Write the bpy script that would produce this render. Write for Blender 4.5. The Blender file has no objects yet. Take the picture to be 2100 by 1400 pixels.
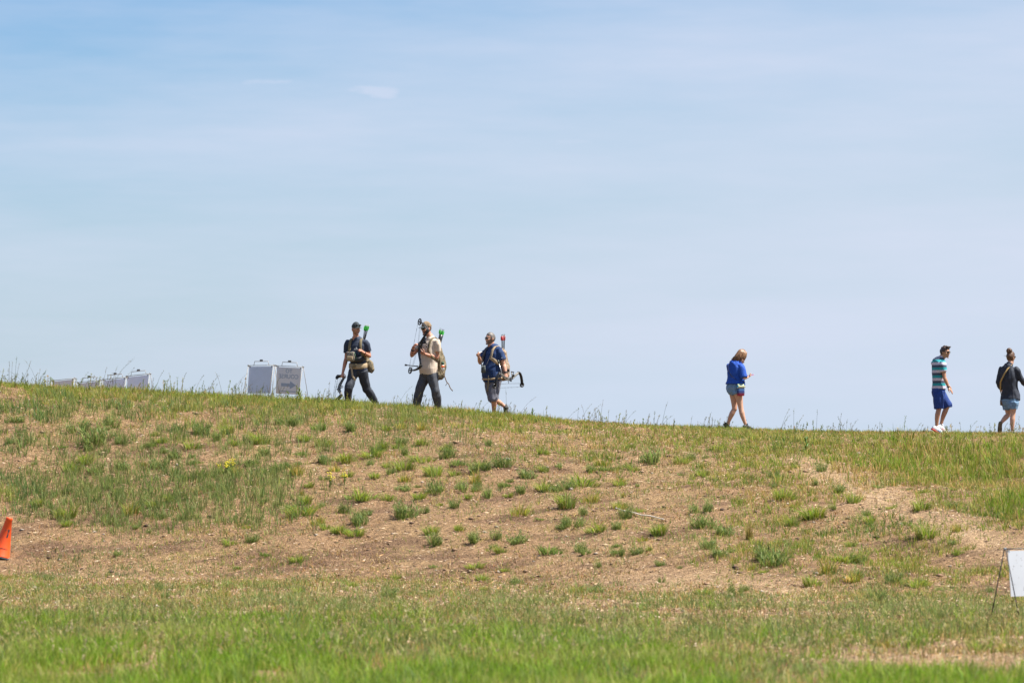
import bpy, bmesh, math, random
import numpy as np
from mathutils import Vector, Matrix, noise as mnoise

S = bpy.context.scene
COL = S.collection
R = math.radians
random.seed(7)
RNG = np.random.default_rng(11)

# ------------------------------------------------------------------ camera
CAM_Z, FPX, PITCH = 2.4, 8750.0, math.atan(197.0 / 8750.0)
cd = bpy.data.cameras.new('camera')
cam = bpy.data.objects.new('camera', cd)
COL.objects.link(cam)
cam.location = (0, 0, CAM_Z)
cam.rotation_euler = (math.pi / 2 + PITCH, 0, 0)
cd.lens, cd.sensor_width = 150.0, 36.0
cd.clip_start, cd.clip_end = 0.5, 6000.0
cd.dof.use_dof = True
cd.dof.focus_distance = 86.0
cd.dof.aperture_fstop = 2.8
S.camera = cam

# ------------------------------------------------------------------ light
SUN_EL, SUN_AZ = R(60), R(98)           # azimuth clockwise from +Y (the view direction)
EXPOSURE = 1.2
SUN_W = 4.9
SKY_W = 0.05
w = bpy.data.worlds.new('World')
S.world = w
w.use_nodes = True
nt = w.node_tree
nt.nodes.clear()
N = nt.nodes.new
L = nt.links.new
out = N('ShaderNodeOutputWorld')
bg = N('ShaderNodeBackground')
sky = N('ShaderNodeTexSky')
sky.sky_type = 'NISHITA'
sky.sun_disc = False
sky.sun_elevation, sky.sun_rotation = SUN_EL, SUN_AZ
sky.altitude, sky.air_density, sky.dust_density, sky.ozone_density = 300, 1.0, 0.6, 2.5
bg.inputs['Strength'].default_value = SKY_W
# thin cirrus, everywhere on the dome
tc = N('ShaderNodeTexCoord')
mp = N('ShaderNodeMapping')
mp.inputs['Scale'].default_value = (6.5, 6.5, 44)
mp.inputs['Location'].default_value = (3.1, 0.4, 1.7)
nz = N('ShaderNodeTexNoise')
nz.inputs['Scale'].default_value = 1.0
nz.inputs['Detail'].default_value = 8
nz.inputs['Roughness'].default_value = 0.58
cr = N('ShaderNodeValToRGB')
cr.color_ramp.elements[0].position = 0.36
cr.color_ramp.elements[0].color = (.05, .05, .05, 1)
cr.color_ramp.elements[1].position = 0.70
cr.color_ramp.elements[1].color = (.6, .6, .6, 1)
mix = N('ShaderNodeMixRGB')
mix.inputs['Color2'].default_value = (5.2, 6.15, 7.35, 1)
L(tc.outputs['Generated'], mp.inputs['Vector'])
L(mp.outputs['Vector'], nz.inputs['Vector'])
L(nz.outputs['Fac'], cr.inputs['Fac'])
# two small clouds
fac = cr.outputs['Color']


def cloud(px, py, sx, sy, amt, prev):
    a = math.atan((px - 1050) / FPX)
    e = PITCH + math.atan((700 - py) / FPX)
    d = (math.sin(a) * math.cos(e), math.cos(a) * math.cos(e), math.sin(e))
    sub = N('ShaderNodeVectorMath'); sub.operation = 'SUBTRACT'
    sub.inputs[1].default_value = d
    L(tc.outputs['Generated'], sub.inputs[0])
    nn = N('ShaderNodeTexNoise'); nn.inputs['Scale'].default_value = 130; nn.inputs['Detail'].default_value = 4
    mm = N('ShaderNodeMapping'); mm.inputs['Scale'].default_value = (1, 1, 3.4)
    L(tc.outputs['Generated'], mm.inputs['Vector']); L(mm.outputs['Vector'], nn.inputs['Vector'])
    sc = N('ShaderNodeVectorMath'); sc.operation = 'MULTIPLY'
    sc.inputs[1].default_value = (FPX / sx, FPX / sx, FPX / sy)
    L(sub.outputs[0], sc.inputs[0])
    ln = N('ShaderNodeVectorMath'); ln.operation = 'LENGTH'
    L(sc.outputs[0], ln.inputs[0])
    ad = N('ShaderNodeMath'); ad.operation = 'MULTIPLY_ADD'
    ad.inputs[1].default_value = 1.9; ad.inputs[2].default_value = -0.95
    L(nn.outputs['Fac'], ad.inputs[0])
    s2 = N('ShaderNodeMath'); s2.operation = 'ADD'
    L(ln.outputs['Value'], s2.inputs[0]); L(ad.outputs[0], s2.inputs[1])
    mr = N('ShaderNodeMapRange'); mr.interpolation_type = 'SMOOTHSTEP'
    mr.inputs['From Min'].default_value = 0.1; mr.inputs['From Max'].default_value = 1.1
    mr.inputs['To Min'].default_value = amt; mr.inputs['To Max'].default_value = 0
    L(s2.outputs[0], mr.inputs['Value'])
    mx = N('ShaderNodeMath'); mx.operation = 'MAXIMUM'
    L(prev, mx.inputs[0]); L(mr.outputs[0], mx.inputs[1])
    return mx.outputs[0]


fac = cloud(552, 170, 95, 13, 0.5, fac)
fac = cloud(768, 186, 105, 25, 0.62, fac)
fac = cloud(1170, 290, 120, 12, 0.4, fac)
spz = N('ShaderNodeSeparateXYZ')
L(tc.outputs['Generated'], spz.inputs[0])
hz = N('ShaderNodeMapRange')                # the veil thickens towards the horizon
hz.inputs['From Min'].default_value = 0.0; hz.inputs['From Max'].default_value = 0.105
hz.inputs['To Min'].default_value = 0.92; hz.inputs['To Max'].default_value = 0.0
L(spz.outputs['Z'], hz.inputs['Value'])
hx = N('ShaderNodeMapRange')                # the veil grows from left to right across the view
hx.inputs['From Min'].default_value = -0.12; hx.inputs['From Max'].default_value = 0.12
hx.inputs['To Min'].default_value = -0.16; hx.inputs['To Max'].default_value = 0.42
L(spz.outputs['X'], hx.inputs['Value'])
sm_ = N('ShaderNodeMath'); sm_.operation = 'ADD'; sm_.use_clamp = True
L(hx.outputs[0], sm_.inputs[0]); L(hz.outputs[0], sm_.inputs[1])
L(sm_.outputs[0], mix.inputs['Fac'])
wisp = N('ShaderNodeMixRGB')
wisp.inputs['Color2'].default_value = (6.2, 6.6, 8.0, 1)
L(fac, wisp.inputs['Fac'])
L(mix.outputs['Color'], wisp.inputs['Color1'])
tint = N('ShaderNodeMixRGB'); tint.blend_type = 'MULTIPLY'; tint.inputs['Fac'].default_value = 1
tint.inputs['Color2'].default_value = (0.70, 0.90, 1.15, 1)
L(sky.outputs['Color'], tint.inputs['Color1'])
L(tint.outputs['Color'], mix.inputs['Color1'])
L(wisp.outputs['Color'], bg.inputs['Color'])
L(bg.outputs['Background'], out.inputs['Surface'])

sl = bpy.data.lights.new('sun', 'SUN')
sun = bpy.data.objects.new('sun', sl)
COL.objects.link(sun)
sl.energy, sl.angle, sl.color = SUN_W, R(0.53), (1.0, 0.95, 0.86)
sdir = Vector((math.cos(SUN_EL) * math.sin(SUN_AZ), math.cos(SUN_EL) * math.cos(SUN_AZ), math.sin(SUN_EL)))
sun.rotation_euler = sdir.to_track_quat('Z', 'Y').to_euler()

S.view_settings.view_transform = 'Standard'
S.view_settings.look = 'None'
S.view_settings.exposure = EXPOSURE
S.view_settings.gamma = 1
S.view_settings.use_curve_mapping = False
S.render.engine = 'CYCLES'
S.cycles.max_bounces = 6
S.cycles.transparent_max_bounces = 6


# ------------------------------------------------------------------ helpers
def tag(o, label=None, cat=None, group=None, kind=None):
    if label: o['label'] = label
    if cat: o['category'] = cat
    if group: o['group'] = group
    if kind: o['kind'] = kind
    return o


def empty(name, loc, label, cat, group=None, rz=0.0):
    o = bpy.data.objects.new(name, None)
    o.empty_display_size = 0.1
    COL.objects.link(o)
    o.location = loc
    o.rotation_euler = (0, 0, rz)
    return tag(o, label, cat, group)


def link_mesh(name, me, mats, parent=None, smooth=True):
    if not isinstance(mats, (list, tuple)): mats = [mats]
    for m in mats:
        if m is not None: me.materials.append(m)
    if smooth and len(me.polygons):
        me.polygons.foreach_set('use_smooth', np.ones(len(me.polygons), bool))
    o = bpy.data.objects.new(name, me)
    COL.objects.link(o)
    if parent: o.parent = parent
    return o


def obj(name, bm, mats, parent=None, smooth=True):
    me = bpy.data.meshes.new(name)
    bmesh.ops.recalc_face_normals(bm, faces=bm.faces)
    bm.to_mesh(me)
    bm.free()
    return link_mesh(name, me, mats, parent, smooth)


def raw(name, verts, tris, mats, parent=None, col=None, smooth=False):
    """numpy arrays -> mesh object (tris only); col = per-vertex linear rgb"""
    me = bpy.data.meshes.new(name)
    nv, nf = len(verts), len(tris)
    me.vertices.add(nv)
    me.vertices.foreach_set('co', np.ascontiguousarray(verts, np.float32).ravel())
    me.loops.add(nf * 3)
    me.loops.foreach_set('vertex_index', np.ascontiguousarray(tris, np.int32).ravel())
    me.polygons.add(nf)
    me.polygons.foreach_set('loop_start', np.arange(0, nf * 3, 3, dtype=np.int32))
    me.polygons.foreach_set('loop_total', np.full(nf, 3, np.int32))
    if col is not None:
        a = me.color_attributes.new('tint', 'FLOAT_COLOR', 'POINT')
        c = np.ones((nv, 4), np.float32)
        c[:, :3] = col
        a.data.foreach_set('color', c.ravel())
    me.update(calc_edges=True)
    return link_mesh(name, me, mats, parent, smooth)


def vec(*a):
    return Vector(a)


def tube(bm, st, n=10, xh=None, sq=2.0, cap='flat', mi=0):
    """st: list of (pos, rx, ry). Lofted closed tube; xh = x-axis hint; sq = superellipse power."""
    pts = [Vector(s[0]) for s in st]
    rings = []
    px = Vector(xh) if xh is not None else None
    m = len(pts)
    for i, s in enumerate(st):
        t = (pts[min(i + 1, m - 1)] - pts[max(i - 1, 0)])
        if t.length < 1e-9: t = Vector((0, 0, 1))
        t.normalize()
        h = px if px is not None else (Vector((1, 0, 0)) if abs(t.x) < 0.8 else Vector((0, 1, 0)))
        if len(s) > 3: h = Vector(s[3])
        x = h - t * h.dot(t)
        if x.length < 1e-6: x = t.orthogonal()
        x.normalize()
        y = t.cross(x)
        if len(s) <= 3: px = x
        ring = []
        for k in range(n):
            a = 2 * math.pi * k / n
            c, q = math.cos(a), math.sin(a)
            if sq != 2.0:
                c = math.copysign(abs(c) ** (2 / sq), c)
                q = math.copysign(abs(q) ** (2 / sq), q)
            ring.append(bm.verts.new(pts[i] + x * (c * s[1]) + y * (q * s[2])))
        rings.append(ring)
    fs = []
    for a, b in zip(rings, rings[1:]):
        for k in range(n):
            fs.append(bm.faces.new((a[k], a[(k + 1) % n], b[(k + 1) % n], b[k])))
    for ring, i, sg in ((rings[0], 0, -1), (rings[-1], m - 1, 1)):
        if cap == 'round':
            t = (pts[1] - pts[0]) if i == 0 else (pts[-1] - pts[-2])
            t.normalize()
            c = bm.verts.new(pts[i] + t * sg * 0.7 * min(st[i][1], st[i][2]))
        else:
            c = bm.verts.new(pts[i])
        for k in range(n):
            fs.append(bm.faces.new((ring[k], ring[(k + 1) % n], c) if sg > 0 else (ring[(k + 1) % n], ring[k], c)))
    for f in fs: f.material_index = mi
    return bm


def wire(bm, pts, r, n=6, mi=0):
    return tube(bm, [(p, r, r) for p in pts], n=n, mi=mi)


def box(bm, c, sx, sy, sz, M=None, bev=0.0, mi=0):
    c = Vector(c)
    vs = []
    for x in (-1, 1):
        for y in (-1, 1):
            for z in (-1, 1):
                v = Vector((x * sx / 2, y * sy / 2, z * sz / 2))
                if M is not None: v = M @ v
                vs.append(bm.verts.new(c + v))
    idx = ((0, 1, 3, 2), (4, 6, 7, 5), (0, 4, 5, 1), (2, 3, 7, 6), (0, 2, 6, 4), (1, 5, 7, 3))
    fs = [bm.faces.new([vs[i] for i in f]) for f in idx]
    for f in fs: f.material_index = mi
    if bev > 0:
        es = list({e for f in fs for e in f.edges})
        bmesh.ops.bevel(bm, geom=es, offset=bev, segments=2, profile=0.6, affect='EDGES')
    return bm


def ell(bm, c, rx, ry, rz, M=None, nu=14, nv=9, fn=None, mi=0):
    c = Vector(c)
    rows = []
    for j in range(nv + 1):
        th = math.pi * j / nv
        row = []
        for i in range(nu):
            a = 2 * math.pi * i / nu
            u = Vector((math.sin(th) * math.cos(a), math.sin(th) * math.sin(a), math.cos(th)))
            p = Vector((u.x * rx, u.y * ry, u.z * rz))
            if fn: p = fn(u, p)
            if M is not None: p = M @ p
            row.append(c + p)
            if j in (0, nv): break
        rows.append([bm.verts.new(q) for q in row])
    for a, b in zip(rows, rows[1:]):
        for i in range(nu):
            j = (i + 1) % nu
            if len(a) == 1: f = bm.faces.new((a[0], b[i], b[j]))
            elif len(b) == 1: f = bm.faces.new((a[i], b[0], a[j]))
            else: f = bm.faces.new((a[i], b[i], b[j], a[j]))
            f.material_index = mi
    return bm


def prism(bm, pts, M, c, th, mi=0):
    """2-D outline (x, z) extruded by th along local y."""
    c = Vector(c)
    f = [bm.verts.new(c + M @ Vector((p[0], -th / 2, p[1]))) for p in pts]
    b = [bm.verts.new(c + M @ Vector((p[0], th / 2, p[1]))) for p in pts]
    n = len(pts)
    fs = [bm.faces.new(f), bm.faces.new(b[::-1])]
    for i in range(n):
        fs.append(bm.faces.new((f[i], b[i], b[(i + 1) % n], f[(i + 1) % n])))
    for q in fs: q.material_index = mi
    return bm


def frame(x, y, z):
    return Matrix((x, y, z)).transposed()


# numpy value noise
_perm = np.random.default_rng(3).random((256, 256)).astype(np.float64)


def vnoise(x, y):
    x = np.asarray(x, float); y = np.asarray(y, float)
    xi, yi = np.floor(x).astype(int), np.floor(y).astype(int)
    fx, fy = x - xi, y - yi
    fx = fx * fx * (3 - 2 * fx); fy = fy * fy * (3 - 2 * fy)
    a = _perm[xi & 255, yi & 255]; b = _perm[(xi + 1) & 255, yi & 255]
    c = _perm[xi & 255, (yi + 1) & 255]; d = _perm[(xi + 1) & 255, (yi + 1) & 255]
    return (a * (1 - fx) + b * fx) * (1 - fy) + (c * (1 - fx) + d * fx) * fy


def fbm(x, y, o=4):
    s, a, t = 0, 0.5, 0
    for i in range(o):
        s = s + a * vnoise(x * 2 ** i + 17.3 * i, y * 2 ** i + 9.1 * i); t += a; a *= 0.5
    return s / t


def sstep(a, b, x):
    t = np.clip((x - a) / (b - a), 0, 1)
    return t * t * (3 - 2 * t)


# ------------------------------------------------------------------ materials
def newmat(name):
    m = bpy.data.materials.new(name)
    m.use_nodes = True
    nt = m.node_tree
    nt.nodes.clear()
    o = nt.nodes.new('ShaderNodeOutputMaterial')
    b = nt.nodes.new('ShaderNodeBsdfPrincipled')
    nt.links.new(b.outputs[0], o.inputs['Surface'])
    return m, nt, b, o


def nd(nt, t, **kw):
    n = nt.nodes.new(t)
    for k, v in kw.items():
        if hasattr(n, k): setattr(n, k, v)
        else: n.inputs[k].default_value = v
    return n


def ramp(nt, els, const=False):
    r = nt.nodes.new('ShaderNodeValToRGB')
    e = r.color_ramp.elements
    while len(e) < len(els): e.new(0.5)
    for q, (p, c) in zip(e, els):
        q.position = p
        q.color = (*c, 1)
    if const: r.color_ramp.interpolation = 'CONSTANT'
    return r


def mat(name, col, rough=0.8, var=0.18, scale=40, bump=0.0, bscale=300, metal=0.0, sheen=0.0, sss=0.0):
    """base colour with mottled grain and fine relief"""
    m, nt, b, o = newmat(name)
    tcn = nd(nt, 'ShaderNodeTexCoord')
    n = nd(nt, 'ShaderNodeTexNoise', Scale=scale, Detail=4.0, Roughness=0.6)
    nt.links.new(tcn.outputs['Object'], n.inputs['Vector'])
    lo = tuple(max(0, c * (1 - var)) for c in col)
    hi = tuple(min(1, c * (1 + var)) for c in col)
    r = ramp(nt, [(0.3, lo), (0.7, hi)])
    nt.links.new(n.outputs['Fac'], r.inputs['Fac'])
    nt.links.new(r.outputs['Color'], b.inputs['Base Color'])
    b.inputs['Roughness'].default_value = rough
    b.inputs['Metallic'].default_value = metal
    if sheen: b.inputs['Sheen Weight'].default_value = sheen
    if sss:
        b.inputs['Subsurface Weight'].default_value = sss
        b.inputs['Subsurface Radius'].default_value = (0.012, 0.005, 0.003)
        b.inputs['Subsurface Scale'].default_value = 1.0
    if bump:
        n2 = nd(nt, 'ShaderNodeTexNoise', Scale=bscale, Detail=3.0)
        nt.links.new(tcn.outputs['Object'], n2.inputs['Vector'])
        bp = nd(nt, 'ShaderNodeBump', Strength=bump, Distance=0.01)
        nt.links.new(n2.outputs['Fac'], bp.inputs['Height'])
        nt.links.new(bp.outputs['Normal'], b.inputs['Normal'])
    return m


def patches(name, cols, scale=14, rough=0.85, dist=0.6):
    """camouflage-like blotches"""
    m, nt, b, o = newmat(name)
    tcn = nd(nt, 'ShaderNodeTexCoord')
    n = nd(nt, 'ShaderNodeTexNoise', Scale=scale, Detail=3.0, Roughness=0.55, Distortion=dist)
    nt.links.new(tcn.outputs['Object'], n.inputs['Vector'])
    k = len(cols)
    r = ramp(nt, [(0.0 if i == 0 else 0.36 + 0.28 * i / k, c) for i, c in enumerate(cols)], const=True)
    nt.links.new(n.outputs['Fac'], r.inputs['Fac'])
    nt.links.new(r.outputs['Color'], b.inputs['Base Color'])
    b.inputs['Roughness'].default_value = rough
    return m


def stripes(name, els, axis='Z', period=1.0, off=0.0, rough=0.85):
    """hard printed bands along an object axis; els = [(pos 0..1, colour)]"""
    m, nt, b, o = newmat(name)
    tcn = nd(nt, 'ShaderNodeTexCoord')
    sp = nd(nt, 'ShaderNodeSeparateXYZ')
    nt.links.new(tcn.outputs['Object'], sp.inputs[0])
    ma = nd(nt, 'ShaderNodeMath', operation='MULTIPLY_ADD')
    ma.inputs[1].default_value = 1.0 / period
    ma.inputs[2].default_value = off
    nt.links.new(sp.outputs[axis], ma.inputs[0])
    fr = nd(nt, 'ShaderNodeMath', operation='FRACT')
    nt.links.new(ma.outputs[0], fr.inputs[0])
    r = ramp(nt, els, const=True)
    nt.links.new(fr.outputs[0], r.inputs['Fac'])
    nt.links.new(r.outputs['Color'], b.inputs['Base Color'])
    b.inputs['Roughness'].default_value = rough
    return m


def leafmat(name, transl=0.35, rough=0.55, alb=1.0):
    """thin leaf: colour of each blade from its 'tint', light also passes through"""
    m, nt, b, o = newmat(name)
    a = nd(nt, 'ShaderNodeAttribute', attribute_name='tint')
    b.inputs['Roughness'].default_value = rough
    b.inputs['Specular IOR Level'].default_value = 0.25
    nt.links.new(a.outputs['Color'], b.inputs['Base Color'])
    t = nd(nt, 'ShaderNodeBsdfTranslucent')
    nt.links.new(a.outputs['Color'], t.inputs['Color'])
    mx = nd(nt, 'ShaderNodeMixShader', Fac=transl)
    nt.links.new(b.outputs[0], mx.inputs[1])
    nt.links.new(t.outputs[0], mx.inputs[2])
    nt.links.new(mx.outputs[0], o.inputs['Surface'])
    return m


# ------------------------------------------------------------------ terrain
CR_PX = np.array([-900, 0, 100, 200, 300, 400, 480, 600, 700, 760, 850, 950, 1000, 1100, 1200, 1300, 1400, 1500, 1600, 1700, 1800, 1900, 2000, 2100, 3000.])
CR_PY = np.array([740, 793, 798, 803, 808, 813, 821, 824, 829, 834, 840, 848, 852, 862, 869, 874, 878, 882, 885, 887, 889, 890, 891, 892, 900.])
DC = 88.0


def crest_py(px):
    return np.interp(px, CR_PX, CR_PY)


def elev_z(py, d):
    return CAM_Z + d * math.tan(1) * 0 + d * np.tan(PITCH + np.arctan((700 - np.asarray(py, float)) / FPX))


_cx = np.linspace(-40, 40, 801)
_cz = elev_z(crest_py(1050 + FPX * _cx / DC), DC)
_k = np.ones(21) / 21
_cz = np.convolve(np.pad(_cz, 10, mode='edge'), _k, mode='valid')


def terrain(x, d, detail=True):
    x = np.asarray(x, float); d = np.asarray(d, float)
    zc = np.interp(x, _cx, _cz)
    df = np.interp(x, [-30, -10.5, -5, 0, 5, 10, 30], [75, 74, 72, 69, 65, 61.5, 58])
    t = np.clip((d - df) / (DC - df), 0, 1)
    s = t ** 0.86
    s = 0.75 * (s * s * (3 - 2 * s)) + 0.25 * (1 - (1 - t) ** 1.6) * sstep(0, .15, t)
    back = np.clip(d - 90.3, 0, 24)
    drop = 0.115 * back * sstep(0, 3, back) - 0.00075 * back ** 2
    z = zc * s - drop
    far = sstep(180, 420, np.hypot(x, d - 80))
    z = z * (1 - far)
    # shallow gully on the right of the bank
    z = z - 0.34 * np.exp(-((x - 8.9 - (d - 78) * -0.25) / 1.7) ** 2 - ((d - 79.5) / 5.0) ** 2)
    z = z - 0.16 * np.exp(-((x - 6.2 - (d - 70) * -0.55) / 1.1) ** 2 - ((d - 70) / 4.0) ** 2)
    if detail:
        hill = sstep(0, .25, t) * (1 - 0.8 * sstep(.86, .97, t))
        near = 1 - far
        z = z + near * (0.10 * (fbm(x * .45 + 3, d * .45, 3) - .5) * (0.35 + 0.65 * hill) * 1.6)
        z = z + near * 0.10 * (fbm(x * 1.3 + 40 + d * .5, d * 2.6 - x * .35, 4) - .5) * (0.4 + 0.6 * hill)
        z = z + near * 0.02 * (vnoise(x * 7 + 9, d * 7) - .5)
    return z


def gz(x, d):
    return float(terrain(x, d))


def project(x, d, z):
    cp, sp = math.cos(PITCH), math.sin(PITCH)
    dz = z - CAM_Z
    a = d * cp + dz * sp
    b = dz * cp - d * sp
    return 1050 + FPX * x / a, 700 - FPX * b / a


_dm = np.linspace(36, 90, 1600)


def spot(px, py):
    """the point of the ground seen at that pixel of the photograph"""
    x = (px - 1050) / FPX * _dm
    z = terrain(x, _dm)
    zz = elev_z(py, _dm)
    i = np.argmax(z >= zz)
    if z[i] < zz[i]: i = int(np.argmin(np.abs(_dm - 88)))
    return Vector((x[i], _dm[i], z[i]))
# ------------------------------------------------------------------ ground
def axis(lo, hi, step, ends):
    a = list(np.arange(lo, hi + 1e-6, step))
    s, v = step, hi
    while v < ends[1]:
        s *= 1.5; v += s; a.append(v)
    s, v = step, lo
    while v > ends[0]:
        s *= 1.5; v -= s; a.insert(0, v)
    return np.array(a)


gx = axis(-12.5, 12.5, 0.11, (-2500, 2500))
gd = axis(38, 91.5, 0.11, (-2500, 4000))
GX, GD = np.meshgrid(gx, gd)
GZ = terrain(GX, GD)
nx, ny = len(gx), len(gd)
idx = np.arange(nx * ny).reshape(ny, nx)
a, b, c, d = idx[:-1, :-1].ravel(), idx[:-1, 1:].ravel(), idx[1:, 1:].ravel(), idx[1:, :-1].ravel()
tris = np.concatenate([np.stack([a, b, c], 1), np.stack([a, c, d], 1)])
V = np.stack([GX.ravel(), GD.ravel(), GZ.ravel()], 1)
PX, PY = project(GX, np.maximum(GD, 30), GZ)


def sand_mask(px, py):
    """0..1 where the loose pale sand lies"""
    line = 955 + (px - 1640) * 0.40
    s1 = np.exp(-((py - line) / 34.0) ** 2) * sstep(1560, 1700, px)
    s2 = np.exp(-((py - (1195 + (px - 1400) * .08)) / 26.0) ** 2) * sstep(1050, 1450, px) * (1 - sstep(1640, 1760, px))
    s3 = np.exp(-((py - 1352) / 20.0) ** 2) * sstep(1640, 1800, px)
    s4 = np.exp(-((py - 1388) / 14.0) ** 2) * (np.exp(-((px - 130) / 130.0) ** 2) + np.exp(-((px - 545) / 55.0) ** 2)) + .8 * np.exp(-((py - 1352) / 12.0) ** 2 - ((px - 320) / 50.0) ** 2)
    return np.clip(s1 + 0.9 * s2 + s3 + s4, 0, 1)


sm = sand_mask(PX, PY) * (0.4 + 0.9 * fbm(GX * 1.3, GD * 1.3, 3))
base = np.array([0.255, 0.163, 0.092])
sandc = np.array([0.36, 0.25, 0.15])
thatch = np.array([0.28, 0.19, 0.10])
dark = np.array([0.125, 0.075, 0.050])
g1 = np.clip(sm, 0, 1)[..., None]
g2 = sstep(.45, .72, fbm(GX * .7 + 8, GD * .7, 4))[..., None] * 0.6
g3 = sstep(.52, .75, fbm(GX * .8 + GD * .55 + 31, GD * 2.4 - GX * .3, 4))[..., None] * 0.75
C = base * (1 - g2) + thatch * g2
C = C * (1 - g3) + dark * g3
C = C * (1 - g1) + sandc * g1
# beyond the bank: open grassland
away = np.clip(sstep(2.2, 6, np.abs(GX) - .121 * np.clip(GD, 30, 100)) + sstep(97, 106, GD) + sstep(38, 32, GD), 0, 1)[..., None] * (.6 + .4 * sstep(.35, .6, fbm(GX * .07, GD * .07, 3)))[..., None]
C = C * (1 - away) + np.array([.15, .155, .06]) * away

m_ground, nt2, bs, _o = newmat('soil')
at = nd(nt2, 'ShaderNodeAttribute', attribute_name='tint')
tcg = nd(nt2, 'ShaderNodeTexCoord')
n1 = nd(nt2, 'ShaderNodeTexNoise', Scale=9.0, Detail=7.0, Roughness=0.72)
mpg = nd(nt2, 'ShaderNodeMapping')
mpg.inputs['Scale'].default_value = (1, 1.0, 1)
nt2.links.new(tcg.outputs['Object'], mpg.inputs['Vector'])
nt2.links.new(mpg.outputs['Vector'], n1.inputs['Vector'])
rg = ramp(nt2, [(0.30, (.48, .46, .46)), (0.5, (.95, .95, .95)), (0.72, (1.5, 1.5, 1.48))])
nt2.links.new(n1.outputs['Fac'], rg.inputs['Fac'])
n1b = nd(nt2, 'ShaderNodeTexNoise', Scale=38.0, Detail=4.0, Roughness=0.7)
nt2.links.new(tcg.outputs['Object'], n1b.inputs['Vector'])
rgb_ = ramp(nt2, [(0.34, (.42, .38, .36)), (0.5, (1, 1, 1)), (0.68, (1.55, 1.5, 1.42))])
nt2.links.new(n1b.outputs['Fac'], rgb_.inputs['Fac'])
mg0 = nd(nt2, 'ShaderNodeMixRGB', blend_type='MULTIPLY', Fac=1.0)
nt2.links.new(rg.outputs['Color'], mg0.inputs['Color1'])
nt2.links.new(rgb_.outputs['Color'], mg0.inputs['Color2'])
mg = nd(nt2, 'ShaderNodeMixRGB', blend_type='MULTIPLY', Fac=1.0)
nt2.links.new(at.outputs['Color'], mg.inputs['Color1'])
nt2.links.new(mg0.outputs['Color'], mg.inputs['Color2'])
nt2.links.new(mg.outputs['Color'], bs.inputs['Base Color'])
bs.inputs['Roughness'].default_value = 0.95
bs.inputs['Specular IOR Level'].default_value = 0.1
n3 = nd(nt2, 'ShaderNodeTexNoise', Scale=24.0, Detail=5.0, Roughness=0.7)
nt2.links.new(tcg.outputs['Object'], n3.inputs['Vector'])
bp = nd(nt2, 'ShaderNodeBump', Strength=1.0, Distance=0.06)
nt2.links.new(n3.outputs['Fac'], bp.inputs['Height'])
nt2.links.new(bp.outputs['Normal'], bs.inputs['Normal'])
go = raw('ground', V, tris, m_ground, col=C.reshape(-1, 3), smooth=True)
tag(go, 'bare brown earth bank rising from a flat meadow to a ridge', kind='structure')

# ------------------------------------------------------------------ vegetation
m_leaf = leafmat('leaf', 0.5)
m_straw = leafmat('straw', 0.2, rough=0.7)

YG = 1.5 * np.array([[.330, .225, .085], [.150, .185, .022], [.115, .160, .026], [.195, .215, .035], [.230, .200, .045], [.085, .135, .022]])
SG = 1.68 * np.array([1.12, 1.04, .80]) * np.array([[.100, .135, .050], [.130, .160, .066], [.080, .115, .040], [.155, .180, .080], [.070, .110, .035]])
LU = 1.5 * np.array([[.200, .210, .045], [.120, .200, .012], [.150, .235, .018], [.095, .165, .014], [.185, .240, .030], [.210, .225, .060]])
DR = np.array([[.360, .215, .080], [.300, .150, .045], [.400, .290, .130], [.250, .170, .060], [.330, .230, .070]])
BG = 1.45 * np.array([1.35, 1.10, .85]) * np.array([[.055, .115, .042], [.075, .140, .055], [.045, .095, .035], [.095, .160, .060], [.065, .130, .035]])


def blades(P0, H, W, ang, lean, col, curl=0.5):
    """curved tapering blades: 5 verts, 3 tris each"""
    n = len(P0)
    fa = RNG.uniform(0, 2 * np.pi, n)
    dx, dy = np.cos(ang), np.sin(ang)
    wx, wy = np.cos(fa) * W / 2, np.sin(fa) * W / 2
    z0 = np.zeros(n)
    mid = P0 + np.stack([dx * lean * H * .35, dy * lean * H * .35, H * .6], 1)
    tip = P0 + np.stack([dx * lean * H * (.55 + curl), dy * lean * H * (.55 + curl), H * (1 - .25 * lean * curl)], 1)
    wv = np.stack([wx, wy, z0], 1)
    v = np.empty((n, 5, 3))
    v[:, 0], v[:, 1] = P0 - wv, P0 + wv
    v[:, 2], v[:, 3] = mid - wv * .75, mid + wv * .75
    v[:, 4] = tip
    o = (np.arange(n) * 5)[:, None]
    t = np.concatenate([o + [0, 1, 3], o + [0, 3, 2], o + [2, 3, 4]])
    cc = np.repeat(col[:, None, :], 5, 1)
    return v.reshape(-1, 3), t, cc.reshape(-1, 3)


def merge(parts):
    vs, ts, cs, o = [], [], [], 0
    for v, t, c in parts:
        vs.append(v); ts.append(t + o); cs.append(c); o += len(v)
    return np.concatenate(vs), np.concatenate(ts), np.concatenate(cs)


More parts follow.
